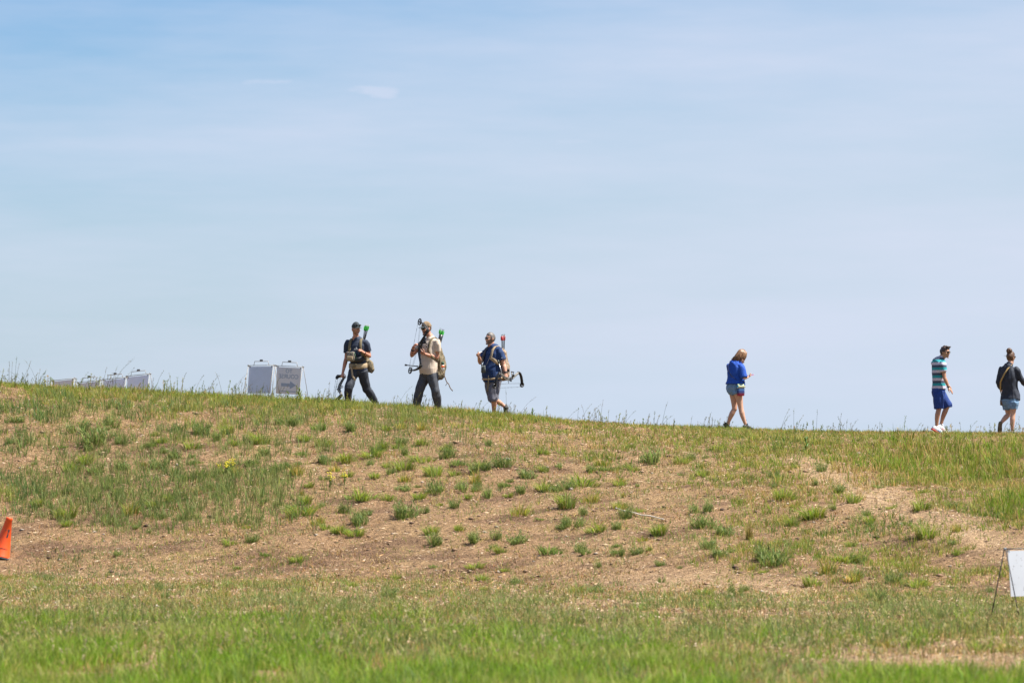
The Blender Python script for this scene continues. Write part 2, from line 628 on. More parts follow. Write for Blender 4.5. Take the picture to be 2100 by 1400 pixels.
def clumps(x, d, nb, rad, hm, hs, wd, lean, pal, scale=None, jit=.16):
    """for each clump centre nb blades; returns blade mesh"""
    n = len(x)
    k = np.repeat(np.arange(n), nb)
    m = len(k)
    r = rad * np.sqrt(RNG.random(m)); a = RNG.uniform(0, 2 * np.pi, m)
    if scale is not None: r = r * scale[k]
    bx, bd = x[k] + r * np.cos(a), d[k] + r * np.sin(a)
    H = np.clip(RNG.normal(hm, hs, m), hm * .35, hm * 2.4)
    if scale is not None: H = H * scale[k]
    L_ = len(pal)
    seed_ = hm * 971 + wd * 3000
    ci = np.clip(((fbm(x * .5 + seed_, d * .4, 3) - .5) * 1.9 + .5) * L_ + RNG.normal(0, .8, n), 0, L_ - 1e-3).astype(int)[k]
    sw = RNG.random(m) < .3
    ci = np.where(sw, RNG.integers(0, len(pal), m), ci)
    col = pal[ci] * (1 + RNG.normal(0, jit, (m, 1)))
    col = np.clip(col * (1 + RNG.normal(0, .05, (m, 3))), .01, .8)
    bz = terrain(bx, bd) - .012
    P0 = np.stack([bx, bd, bz], 1)
    ang = a + RNG.normal(0, .7, m)
    ln = np.clip(RNG.normal(lean, lean * .5, m), 0, 1.3)
    return blades(P0, H, np.full(m, wd) * RNG.uniform(.7, 1.4, m), ang, ln, col)


def sample(n, d0, d1, pad=1.8):
    d = np.sqrt(RNG.uniform(d0 ** 2, d1 ** 2, n))
    x = RNG.uniform(-1, 1, n) * (0.121 * d + pad)
    z = terrain(x, d, False)
    px, py = project(x, d, z)
    return x, d, px, py


def keep(s, p):
    x, d = s[0], s[1]
    k = RNG.random(len(x)) < p
    return x[k], d[k]


def under(px, py):
    return py - crest_py(px)


grass_parts, dry_parts, tall_parts = [], [], []

# crest band and the greener right half of the slope: yellow-green grass
s = sample(72000, 66, 96)
x, d, px, py = s
v = under(px, py)
nb1 = fbm(x * 1.1, d * .9, 3)
p = np.exp(-(np.clip(v, -5, None) / 33) ** 2) * (.24 + .76 * sstep(.36, .60, fbm(x * 1.9 + 4, d * .8, 3)))
p = np.where(d > 86, np.maximum(p, .36 * sstep(.3, .55, nb1)), p)
right = sstep(950, 1250, px) * sstep(0, 60, 980 + (px - 1000) * .08 - py)
p = np.maximum(p, right * .80 * sstep(.38, .60, nb1))
mid = sstep(1350, 1600, px) * sstep(1230, 1150, py)
p = np.maximum(p, mid * .72 * sstep(.42, .60, fbm(x * 1.5 + 5, d * 1.2, 3)))
gully = sstep(1560, 1760, px) * sstep(-30, 40, 920 + (px - 1600) * .30 - py + (nb1 - .5) * 110) * sstep(0, 35, v - 12)
gn = fbm(x * .55 + 3, d * .35 + 2, 4)
p = np.maximum(p, gully * (.14 + .58 * sstep(.42, .62, gn)))
p = p * (1 - .85 * np.clip(sand_mask(px, py) * 1.2, 0, 1))
kx, kd = keep(s, p * .85)
kpx = 1050 + kx / kd * FPX
grass_parts.append(clumps(kx, kd, 8, .07, .115, .04, .010, .45, YG, RNG.uniform(.55, 1.2, len(kx)) * (1 - .42 * sstep(1020, 1250, kpx) * (kd > 84))))
# taller grass in the gully
k = RNG.random(len(x)) < gully * .25 * (.10 + 1.2 * sstep(.44, .62, gn))
grass_parts.append(clumps(x[k], d[k], 9, .09, .26, .07, .012, .35, np.concatenate([LU[:3] * .85, YG, DR[2:3]]), RNG.uniform(.5, 1.15, k.sum())))

# grey-green herbs: left half of the bank
s = sample(48000, 64, 90)
x, d, px, py = s
v = under(px, py)
nb2 = fbm(x * .8 + 50, d * .8, 4)
left = sstep(720, 480, px + (py - 950) * .25) * sstep(1108, 1065, py + np.clip(260 - px, 0, 300) * .12) * sstep(0, 40, v)
low = sstep(940, 1010, py + px * .02)
p = left * (.32 + .68 * low) * sstep(.36 - .09 * low, .60, nb2)
far_left = sstep(230, 60, px) * sstep(1080, 1040, py) * sstep(0, 20, v) * .55
p = np.maximum(p, far_left * sstep(.36, .55, nb2))
kx, kd = keep(s, p * .82)
grass_parts.append(clumps(kx, kd, 11, .085, .17, .06, .010, .38, np.concatenate([SG, BG[:2], LU[:1]]), RNG.uniform(.6, 1.3, len(kx))))
s = sample(9000, 74, 88)
x, d, px, py = s
v = under(px, py)
kx, kd = keep(s, .55 * sstep(1050, 850, px) * sstep(150, 60, v) * sstep(2, 14, v) * sstep(.45, .60, fbm(x * 1.2 + 33, d * 1.0, 3)))
grass_parts.append(clumps(kx, kd, 12, .12, .23, .06, .007, .3, SG * 1.1, RNG.uniform(.6, 1.25, len(kx))))
# thin scatter of weeds on the bare slope
s = sample(34000, 62, 88)
x, d, px, py = s
p = .80 * sstep(.33, .62, fbm(x * .9 + 11, d * .9 + 3, 3)) * (.60 + .40 * sstep(1300, 500, px) + .4 * sstep(1250, 1600, px)) * (1 - .6 * np.clip(sand_mask(px, py), 0, 1))
kx, kd = keep(s, p)
grass_parts.append(clumps(kx, kd, 6, .07, .080, .038, .007, .5, np.concatenate([SG * 1.1, YG, BG[:3]]), RNG.uniform(.5, 1.3, len(kx))))

# meadow in front: grey-green, then lush
s = sample(70000, 38, 69, pad=1.6)
x, d, px, py = s
nb3 = fbm(x * .9 + 20, d * .55, 4)
band = sstep(1180, 1300, py + (nb3 - .5) * 130)
p = band * (.14 + .66 * sstep(.38, .62, nb3))
p = p * (1 - .92 * np.clip(sand_mask(px, py) * 1.3, 0, 1))
kx, kd = keep(s, p * .55)
grass_parts.append(clumps(kx, kd, 8, .07, .095, .035, .008, .5, np.concatenate([SG * 1.15, SG, YG[:3], DR[2:3]]), RNG.uniform(.5, 1.5, len(kx))))
s = sample(52000, 38, 56, pad=1.6)
x, d, px, py = s
nb4 = fbm(x * .8 + 70, d * .5, 3)
edge = 1275 + 62 * sstep(300, 1500, px) + 45 * sstep(1400, 1800, px)
p = sstep(-18, 55, py - edge + (nb4 - .5) * 120)
p = p * (.06 + .94 * sstep(.41, .57, nb4)) * (1 - .95 * np.clip(sand_mask(px, py) * 1.4, 0, 1))
kx, kd = keep(s, p * .80)
grass_parts.append(clumps(kx, kd, 10, .07, .135, .045, .010, .4, LU, RNG.uniform(.55, 1.35, len(kx))))

s = sample(9000, 39, 60, pad=1.6)
x, d, px, py = s
kx, kd = keep(s, .55 * sstep(1215, 1330, py) * sstep(.50, .64, fbm(x * 1.1 + 7, d * .8 + 70, 3)) * (1 - np.clip(sand_mask(px, py) * 1.4, 0, 1)))
grass_parts.append(clumps(kx, kd, 16, .10, .20, .07, .008, .45, np.concatenate([SG, LU[:3], BG[:2], YG[1:3]]), RNG.uniform(.5, 1.4, len(kx))))
v_, t_, c_ = merge(grass_parts)
g = raw('grass', v_, t_, m_leaf, col=c_)
tag(g, 'patchy green grass and low weeds over the bank and meadow', 'grass', kind='stuff')

# dry straw-coloured grass
s = sample(60000, 40, 90)
x, d, px, py = s
v = under(px, py)
nb5 = fbm(x * .7 + 90, d * .7, 4)
p = (.44 + .46 * np.exp(-((py - 1150) / 60) ** 2) + .35 * np.exp(-((py - 1330) / 40) ** 2) * sstep(1500, 1750, px)
     + .35 * np.exp(-(v / 45) ** 2) + .35 * sstep(1400, 1900, px) * sstep(60, 10, v)) * sstep(.36, .6, nb5)
kx, kd = keep(s, p * .8)
dry_parts.append(clumps(kx, kd, 6, .08, .045, .022, .009, .8, DR, RNG.uniform(.6, 1.6, len(kx)), jit=.22))
s = sample(15000, 40, 66)
x, d, px, py = s
kx, kd = keep(s, .30 * sstep(1200, 1290, py) * sstep(.34, .6, fbm(x * .6 + 15, d * .4, 3)))
dry_parts.append(clumps(kx, kd, 4, .09, .13, .05, .006, .7, np.array([[.42, .36, .15], [.50, .42, .22], [.34, .30, .10], [.44, .28, .10]]), RNG.uniform(.5, 1.3, len(kx)), jit=.2))
# tiny seedlings and shoots all over the bank
s = sample(60000, 60, 89)
x, d, px, py = s
kx, kd = keep(s, .55 * sstep(.30, .62, fbm(x * .8 + 61, d * .8, 4)) * (1 - .6 * np.clip(sand_mask(px, py), 0, 1)))
grass_late = clumps(kx, kd, 3, .05, .048, .02, .008, .7, np.concatenate([SG, YG, DR[:2]]), RNG.uniform(.5, 1.6, len(kx)))
v_, t_, c_ = merge(dry_parts)
g = raw('dry_grass', v_, t_, m_straw, col=c_)
tag(g, 'short dry tan grass between the green patches', 'grass', kind='stuff')

# straw bits, chips and small stones lying on the soil
s = sample(95000, 45, 88)
x, d, px, py = s
n = len(x)
ln_, wd_ = RNG.gamma(3, .0085, n), RNG.uniform(.003, .011, n)
a = RNG.normal(.2, .9, n)
z = terrain(x, d) + RNG.uniform(.004, .018, n)
ux, uy = np.cos(a) * ln_, np.sin(a) * ln_
qx, qy = -np.sin(a) * wd_, np.cos(a) * wd_
tl = RNG.uniform(-.3, .45, n) * ln_
c0 = np.stack([x, d, z], 1)
U = np.stack([ux, uy, tl], 1); Q = np.stack([qx, qy, RNG.uniform(.2, 1.0, n) * wd_], 1)
vv = np.stack([c0 - U, c0 + U * .2 - Q, c0 + U, c0 + U * .1 + Q], 1)
o_ = (np.arange(n) * 4)[:, None]
tt = np.concatenate([o_ + [0, 1, 2], o_ + [0, 2, 3]])
DB = np.array([[.30, .20, .12], [.42, .31, .20], [.12, .07, .045], [.20, .12, .07], [.45, .36, .26], [.09, .055, .04], [.34, .20, .09]])
cc = DB[RNG.choice(len(DB), n, p=[.2, .17, .2, .2, .05, .1, .08])] * (1 + RNG.normal(0, .15, (n, 1)))
m_deb = leafmat('litter', 0.0, rough=0.9)
g = raw('plant_litter', vv.reshape(-1, 3), tt, m_deb, col=np.clip(np.repeat(cc[:, None], 4, 1).reshape(-1, 3), .01, .8))
tag(g, 'loose straw, bark chips and small stones on the bare soil', 'litter', kind='stuff')

# clods and small stones
s = sample(9000, 55, 88)
x, d, px, py = s
n = len(x)
rs = np.clip(RNG.gamma(2.2, .0075, n), .006, .06)
z = terrain(x, d)
c0 = np.stack([x, d, z + rs * .15], 1)
oc = np.array([[1, 0, 0], [-1, 0, 0], [0, 1, 0], [0, -1, 0], [0, 0, .8], [0, 0, -.8], [.7, .7, .3], [-.7, .6, .2]])
vv = c0[:, None] + oc[None] * rs[:, None, None] * RNG.uniform(.6, 1.35, (n, 8, 3)) * np.array([1.2, 1.0, .75])
ft = np.array([[0, 6, 4], [6, 2, 4], [2, 7, 4], [7, 1, 4], [1, 3, 4], [3, 0, 4], [0, 3, 5], [3, 1, 5], [1, 7, 5], [7, 2, 5], [2, 6, 5], [6, 0, 5]])
tt = ((np.arange(n) * 8)[:, None, None] + ft[None]).reshape(-1, 3)
CL = np.array([[.22, .14, .085], [.15, .095, .06], [.28, .19, .12], [.30, .25, .20], [.10, .065, .045]])
cc = CL[RNG.choice(5, n, p=[.35, .25, .2, .08, .12])] * (1 + RNG.normal(0, .12, (n, 1)))
g = raw('soil_clods', vv.reshape(-1, 3), tt, m_deb, col=np.clip(np.repeat(cc[:, None], 8, 1).reshape(-1, 3), .01, .8))
tag(g, 'brown clods and small stones strewn over the bank', 'clods', kind='stuff')


# tall stems with seed heads against the sky
def stems(x, d, H, lean, wd, col, headcol, headlen=.22, headw=.013, dens=12):
    n = len(x)
    z = terrain(x, d) - .01
    a = np.where(RNG.random(n) < .6, RNG.normal(0, .8, n), RNG.uniform(0, 6.28, n))
    vs, ts, cs = [], [], []
    P0 = np.stack([x, d, z], 1)
    D = np.stack([np.cos(a), np.sin(a), np.zeros(n)], 1)
    pts = []
    for q in (0, .35, .7, 1.0):
        p = P0 + D * (lean * H * q * q)[:, None]
        p[:, 2] += H * q * (1 - .1 * lean * q)
        pts.append(p)
    k = 0
    for th in (0.0, 1.57):
        wv = np.stack([np.full(n, math.cos(th)), np.full(n, math.sin(th)), np.zeros(n)], 1) * wd / 2
        v = np.stack([q_ + sg * wv * f for q_, f in zip(pts, (1, .85, .7, .35)) for sg in (-1, 1)], 1)
        o = (np.arange(n) * 8)[:, None]
        t = np.concatenate([o + q_ for q_ in ([0, 1, 3], [0, 3, 2], [2, 3, 5], [2, 5, 4], [4, 5, 7], [4, 7, 6])])
        vs.append(v.reshape(-1, 3)); ts.append(t + k); k += n * 8
        cs.append(np.repeat(col, 8, 0))
    # seed head flecks
    kk = np.repeat(np.arange(n), dens)
    m = len(kk)
    f = RNG.uniform(1 - headlen, 1.03, m)
    hp = P0[kk] + D[kk] * (lean[kk] * H[kk] * f * f)[:, None]
    hp[:, 2] += H[kk] * f * (1 - .1 * lean[kk] * f)
    hp += RNG.normal(0, headw * .5, (m, 3)) * [1, 1, .3]
    e1 = RNG.normal(0, 1, (m, 3)) * headw * .45; e1[:, 2] = np.abs(e1[:, 2]) + headw * .7
    e2 = RNG.normal(0, 1, (m, 3)) * headw * .3
    v = np.stack([hp - e2, hp + e2, hp + e1], 1)
    vs.append(v.reshape(-1, 3)); ts.append(np.arange(m * 3).reshape(-1, 3) + k)
    cs.append(np.repeat(headcol[kk], 3, 0))
    return np.concatenate(vs), np.concatenate(ts), np.concatenate(cs)


n = 1700
x = RNG.uniform(-11.3, 11.3, n)
px = 1050 + x * FPX / DC
kp = RNG.random(n) < (.75 * sstep(.42, .60, fbm(x * 1.9 + 7, x * 0 + 2, 3)) + .08 * sstep(650, 300, px) + .05)
x = x[kp]; n = len(x); px = px[kp]
d = RNG.uniform(86.3, 90.0, n)
H = np.clip(RNG.gamma(2.6, .075, n), .06, .6) * (1 + .35 * sstep(700, 200, px) - .12 * sstep(1100, 1500, px))
SC = np.array([[.13, .15, .045], [.17, .17, .06], [.10, .125, .04], [.22, .18, .08]])
HC = np.array([[.20, .18, .09], [.14, .14, .06], [.26, .22, .11], [.13, .16, .04]])
tall_parts.append(stems(x, d, H, np.abs(RNG.normal(0, .38, n)), .006, SC[RNG.integers(0, 4, n)], HC[RNG.integers(0, 4, n)]))
# leafy upright weeds on the crest, left half mostly
n = 150
x = np.where(RNG.random(n) < .6, RNG.uniform(-11, -3.5, n), RNG.uniform(-11, 11, n))
d = RNG.uniform(86.2, 89.6, n)
H = np.clip(RNG.normal(.24, .09, n), .10, .6)
tall_parts.append(stems(x, d, H, np.abs(RNG.normal(0, .18, n)), .009, np.concatenate([SG, YG])[RNG.integers(0, 10, n)],
                        np.concatenate([SG, YG])[RNG.integers(0, 10, n)], headlen=.8, headw=.020, dens=30))
# pale seed heads in the meadow and the gully
s = sample(9000, 44, 86)
x, d, px, py = s
p = np.where(py > 1200, .70 * sstep(1215, 1290, py), .25 * sstep(1650, 1800, px) * sstep(1090, 1000, py))
kx, kd = keep(s, p)
n = len(kx)
tall_parts.append(stems(kx, kd, np.clip(RNG.normal(.21, .06, n), .08, .4), np.abs(RNG.normal(0, .3, n)), .005, SC[RNG.integers(0, 4, n)],
                        np.array([[.42, .36, .15], [.36, .34, .10], [.48, .42, .22]])[RNG.integers(0, 3, n)], headlen=.25, headw=.024, dens=8))
tall_parts.append(grass_late)
v_, t_, c_ = merge(tall_parts)
g = raw('tall_grass', v_, t_, m_leaf, col=c_)
tag(g, 'tall thin grass stems with seed heads along the ridge', 'grass', kind='stuff')


# ---- tufts one can pick out on the bank, each its own object
def tuft_mesh(name, nb, rad, h, wd, pal, spread, seed, leafy=0):
    rg = np.random.default_rng(seed)
    nb = int(nb * 2.1)
    wd = wd * .60
    ns = 3 + seed % 3
    sa, sr_ = rg.uniform(0, 6.283, ns), rad * rg.uniform(.1, 1.0, ns)
    si = rg.integers(0, ns, nb)
    r = rad * .55 * np.sqrt(rg.random(nb)); a = rg.uniform(0, 6.283, nb)
    bx, by = sr_[si] * np.cos(sa[si]) + r * np.cos(a), sr_[si] * np.sin(sa[si]) + r * np.sin(a)
    P0 = np.stack([bx, by, np.full(nb, -.02)], 1)
    rr_ = np.hypot(bx, by); a = np.arctan2(by, bx)
    sh = rg.uniform(.6, 1.1, ns)
    H = h * sh[si] * rg.uniform(.4, 1.2, nb) * (1 - .30 * np.clip(rr_ / rad, 0, 1))
    col = 1.22 * np.array([1.1, 1.0, .85]) * pal[rg.integers(0, len(pal), nb)] * (1 + rg.normal(0, .2, (nb, 1)))
    dry = rg.random(nb) < .14
    col[dry] = np.array([.34, .27, .12]) * (1 + rg.normal(0, .2, (dry.sum(), 1)))
    parts = [blades(P0, H, wd * rg.uniform(.7, 1.5, nb), a + rg.normal(0, .6, nb), spread * (.25 + np.clip(rr_ / rad, 0, 1)) * rg.uniform(.6, 1.4, nb), np.clip(col, .01, .7))]
    if leafy:
        m = nb * leafy
        k = rg.integers(0, nb, m); f = rg.uniform(.25, 1, m)
        base = P0[k] + np.stack([np.cos(a[k]) * spread * H[k] * f * .6, np.sin(a[k]) * spread * H[k] * f * .6, H[k] * f], 1)
        base += rg.normal(0, .012, (m, 3))
        parts.append(blades(base, np.full(m, .040) * rg.uniform(.6, 1.3, m), np.full(m, wd * 1.1), rg.uniform(0, 6.28, m), np.full(m, .9),
                            np.clip(pal[rg.integers(0, len(pal), m)] * (1 + rg.normal(0, .18, (m, 1))), .01, .7)))
    v, t, c = merge(parts)
    o = raw(name, v, t, m_leaf, col=c)
    return o


TU = [(587, 872, 1.3), (661, 881, 1.1), (720, 882, 1.4), (825, 880, .9), (865, 882, 1), (536, 910, 1), (627, 904, 1), (661, 914, .9), (770, 925, 1.1), (760, 936, .9), (619, 932, .9),
      (666, 950, 1), (540, 932, 1), (692, 967, 1), (711, 947, .9), (825, 910, 1), (830, 932, .8), (829, 962, 1.1), (867, 947, 1.1), (937, 952, 1.5), (915, 940, 1.4), (985, 967, 1.2),
      (1030, 957, 1.2), (582, 960, 1.1), (612, 972, 1.1), (892, 975, 1.2), (800, 972, .6), (794, 958, .6), (762, 953, .5), (829, 987, 1), (826, 1007, .9), (897, 1010, 1.2), (854, 1000, .6),
      (947, 1006, .8), (976, 992, 1), (1029, 997, .9), (1000, 1022, 1), (859, 1023, .7), (796, 1026, .8), (740, 1025, 1.5), (934, 1042, .9), (706, 1051, .8), (832, 1060, 1.3), (740, 1075, 1.1),
      (652, 1077, 1.1), (615, 1055, 1.5), (941, 1087, .6), (972, 1110, 1), (892, 1117, 1), (1017, 1105, .7), (695, 1092, .9), (727, 1097, 1), (870, 1052, .7), (770, 980, .8), (1082, 980, 1.1),
      (1066, 1012, 1), (1119, 1005, .9), (1140, 1009, .8), (1165, 1002, .8), (1197, 997, 1.4), (1164, 1040, 1.2), (1210, 1030, 1.3), (1270, 1042, .9), (1272, 990, .8), (1066, 1055, 1.2),
      (1195, 1057, .7), (1175, 1080, 1.2), (1150, 1085, .8), (1125, 1130, 1.5), (1225, 1090, 1.2), (1190, 1132, 1), (1354, 1095, .9), (1317, 1110, .8), (1270, 1120, .6), (1266, 1139, .7),
      (1440, 1082, 1.6), (1485, 1097, 1.2), (1452, 1125, 1), (1475, 1140, .9), (1567, 1147, 1.1), (1437, 1050, 1.1), (1280, 1064, 1.1), (1262, 1085, .7), (1397, 950, 1.1), (1472, 922, 1),
      (1540, 920, 1), (1335, 950, 1.3), (1057, 1115, 1.1), (1212, 967, .9), (1110, 1065, .5), (197, 912, 1.7), (360, 940, 1), (327, 960, 1.3), (395, 920, .8), (400, 950, .7), (372, 980, .8),
      (415, 890, 1.5), (445, 902, .9), (487, 955, 1.4), (332, 907, .7), (415, 977, .7), (160, 887, 1.2), (230, 875, 1.2), (312, 915, .9), (175, 950, 1.3), (252, 960, 1), (230, 990, .6),
      (150, 965, 1), (270, 1055, 1.3), (137, 1062, 1.2), (250, 910, .9), (32, 865, 1), (520, 957, .8), (470, 887, 1), (1617, 967, .7), (1717, 1010, .9), (1670, 1062, 1.5), (1605, 1022, 1.2),
      (1785, 1072, .9), (1902, 1100, 1.2), (1730, 1152, .9), (1762, 1155, .8), (1697, 1177, 1.3), (1585, 1160, 1.4), (1750, 1192, 1.3), (1750, 1032, .7), (1892, 1045, .9), (1962, 1090, .8),
      (1687, 967, .8), (1882, 1202, 1), (1835, 1197, .9), (1795, 1235, 1), (1642, 1322, 1.2), (2070, 1337, 1.1), (1810, 1327, .9), (1877, 1327, .9), (1667, 1200, .8), (2000, 1335, .9)]
KINDS = [('grass_tuft', 'bushy mid green grass tuft', 'green grass tufts on the bank',
          [tuft_mesh('grass_tuft', 120, .10, .22, .012, np.concatenate([LU[:3] * .85, BG[:2] * 1.15, YG[1:3], SG[:1]]), .75, 100 + i) for i in range(3)]),
         ('weed_tuft', 'grey-green feathery weed tuft', 'grey-green weed tufts on the bank',
          [tuft_mesh('weed_tuft', 60, .09, .23, .010, np.concatenate([SG * 1.1, BG]), .6, 200 + i, leafy=2) for i in range(3)]),
         ('clover_tuft', 'dark green sprawling clover tuft', 'low dark tufts on the bank',
          [tuft_mesh('clover_tuft', 110, .13, .12, .013, BG, .9, 300 + i) for i in range(2)]),
         ('yellow_green_tuft', 'upright yellow-green grass tuft', 'yellow-green grass tufts on the bank',
          [tuft_mesh('yellow_green_tuft', 80, .09, .19, .011, YG, .5, 400 + i) for i in range(2)])]
used = set()
rt = random.Random(5)
spots = [(spot(a, b), s, None) for a, b, s in TU]
while len(spots) < 290:
    a, b = rt.uniform(20, 2080), rt.uniform(870, 1230)
    if b < crest_py(a) + 25: continue
    spots.append((spot(a, b), rt.uniform(.35, .8), None))
for p, s, _ in spots:
    k = rt.choices((0, 1, 2, 3), (.38, .36, .16, .10))[0]
    nm, lab, grp, protos = KINDS[k]
    pr = rt.choice(protos)
    if pr.name in used:
        o = pr.copy(); COL.objects.link(o)
    else:
        o = pr; used.add(pr.name)
    o.name = nm
    o.location = p
    o.rotation_euler = (rt.uniform(-.1, .1), rt.uniform(-.1, .1), rt.uniform(0, 6.28))
    q = s * rt.uniform(1.15, 1.5)
    o.scale = (q * rt.uniform(.75, 1.3), q * rt.uniform(.75, 1.2), q * rt.uniform(.75, 1.25))
    qx = (p.x / p.y * FPX) + 1050
    col_ = 'left' if qx < 640 else ('middle' if qx < 1330 else 'right')
    row_ = 'upper' if project(p.x, p.y, p.z)[1] - crest_py(qx) < 125 else 'lower'
    size_ = 'large' if s > 1.15 else ('medium' if s > .7 else 'small')
    tag(o, '%s %s on the %s %s bank' % (size_, lab, row_, col_), 'grass tuft' if k != 1 else 'weed', grp)
# ------------------------------------------------------------------ people
PXM = 99.4


def remesh(bm, name, mats, parent, vox, smooth=3, disp=None, fac=0.5):
    """weld overlapping closed shells into one continuous surface"""
    me = bpy.data.meshes.new(name)
    bm.to_mesh(me); bm.free()
    o = bpy.data.objects.new(name, me)
    COL.objects.link(o)
    m = o.modifiers.new('r', 'REMESH'); m.mode = 'VOXEL'; m.voxel_size = vox; m.adaptivity = 0
    if smooth:
        s = o.modifiers.new('s', 'SMOOTH'); s.factor = fac; s.iterations = smooth
    dg = bpy.context.evaluated_depsgraph_get()
    ev = bpy.data.meshes.new_from_object(o.evaluated_get(dg))
    o.modifiers.clear()
    o.data = ev
    bpy.data.meshes.remove(me)
    ev.name = name
    ev.materials.clear()
    for q in (mats if isinstance(mats, (list, tuple)) else [mats]): ev.materials.append(q)
    if disp:
        n = len(ev.vertices)
        co = np.empty(n * 3, np.float32); ev.vertices.foreach_get('co', co)
        no = np.empty(n * 3, np.float32); ev.vertex_normals.foreach_get('vector', no)
        co = co.reshape(-1, 3); no = no.reshape(-1, 3)
        amp, f, st = disp
        dz = np.array([mnoise.noise(Vector((p[0] * f, p[1] * f, p[2] * f * st))) + .5 * mnoise.noise(Vector((p[0] * f * 2.3 + 9, p[1] * f * 2.3, p[2] * f * st * 1.7))) for p in co], np.float32)
        co += no * (dz * amp * 1.7)[:, None]
        ev.vertices.foreach_set('co', co.ravel())
        ev.update()
    ev.polygons.foreach_set('use_smooth', np.ones(len(ev.polygons), bool))
    o.parent = parent
    return o


def lerp(a, b, t):
    return a + (b - a) * t


SKIN = {}


def skin(name, col):
    return mat(name, col, rough=0.5, var=0.10, scale=30, sss=0.12)


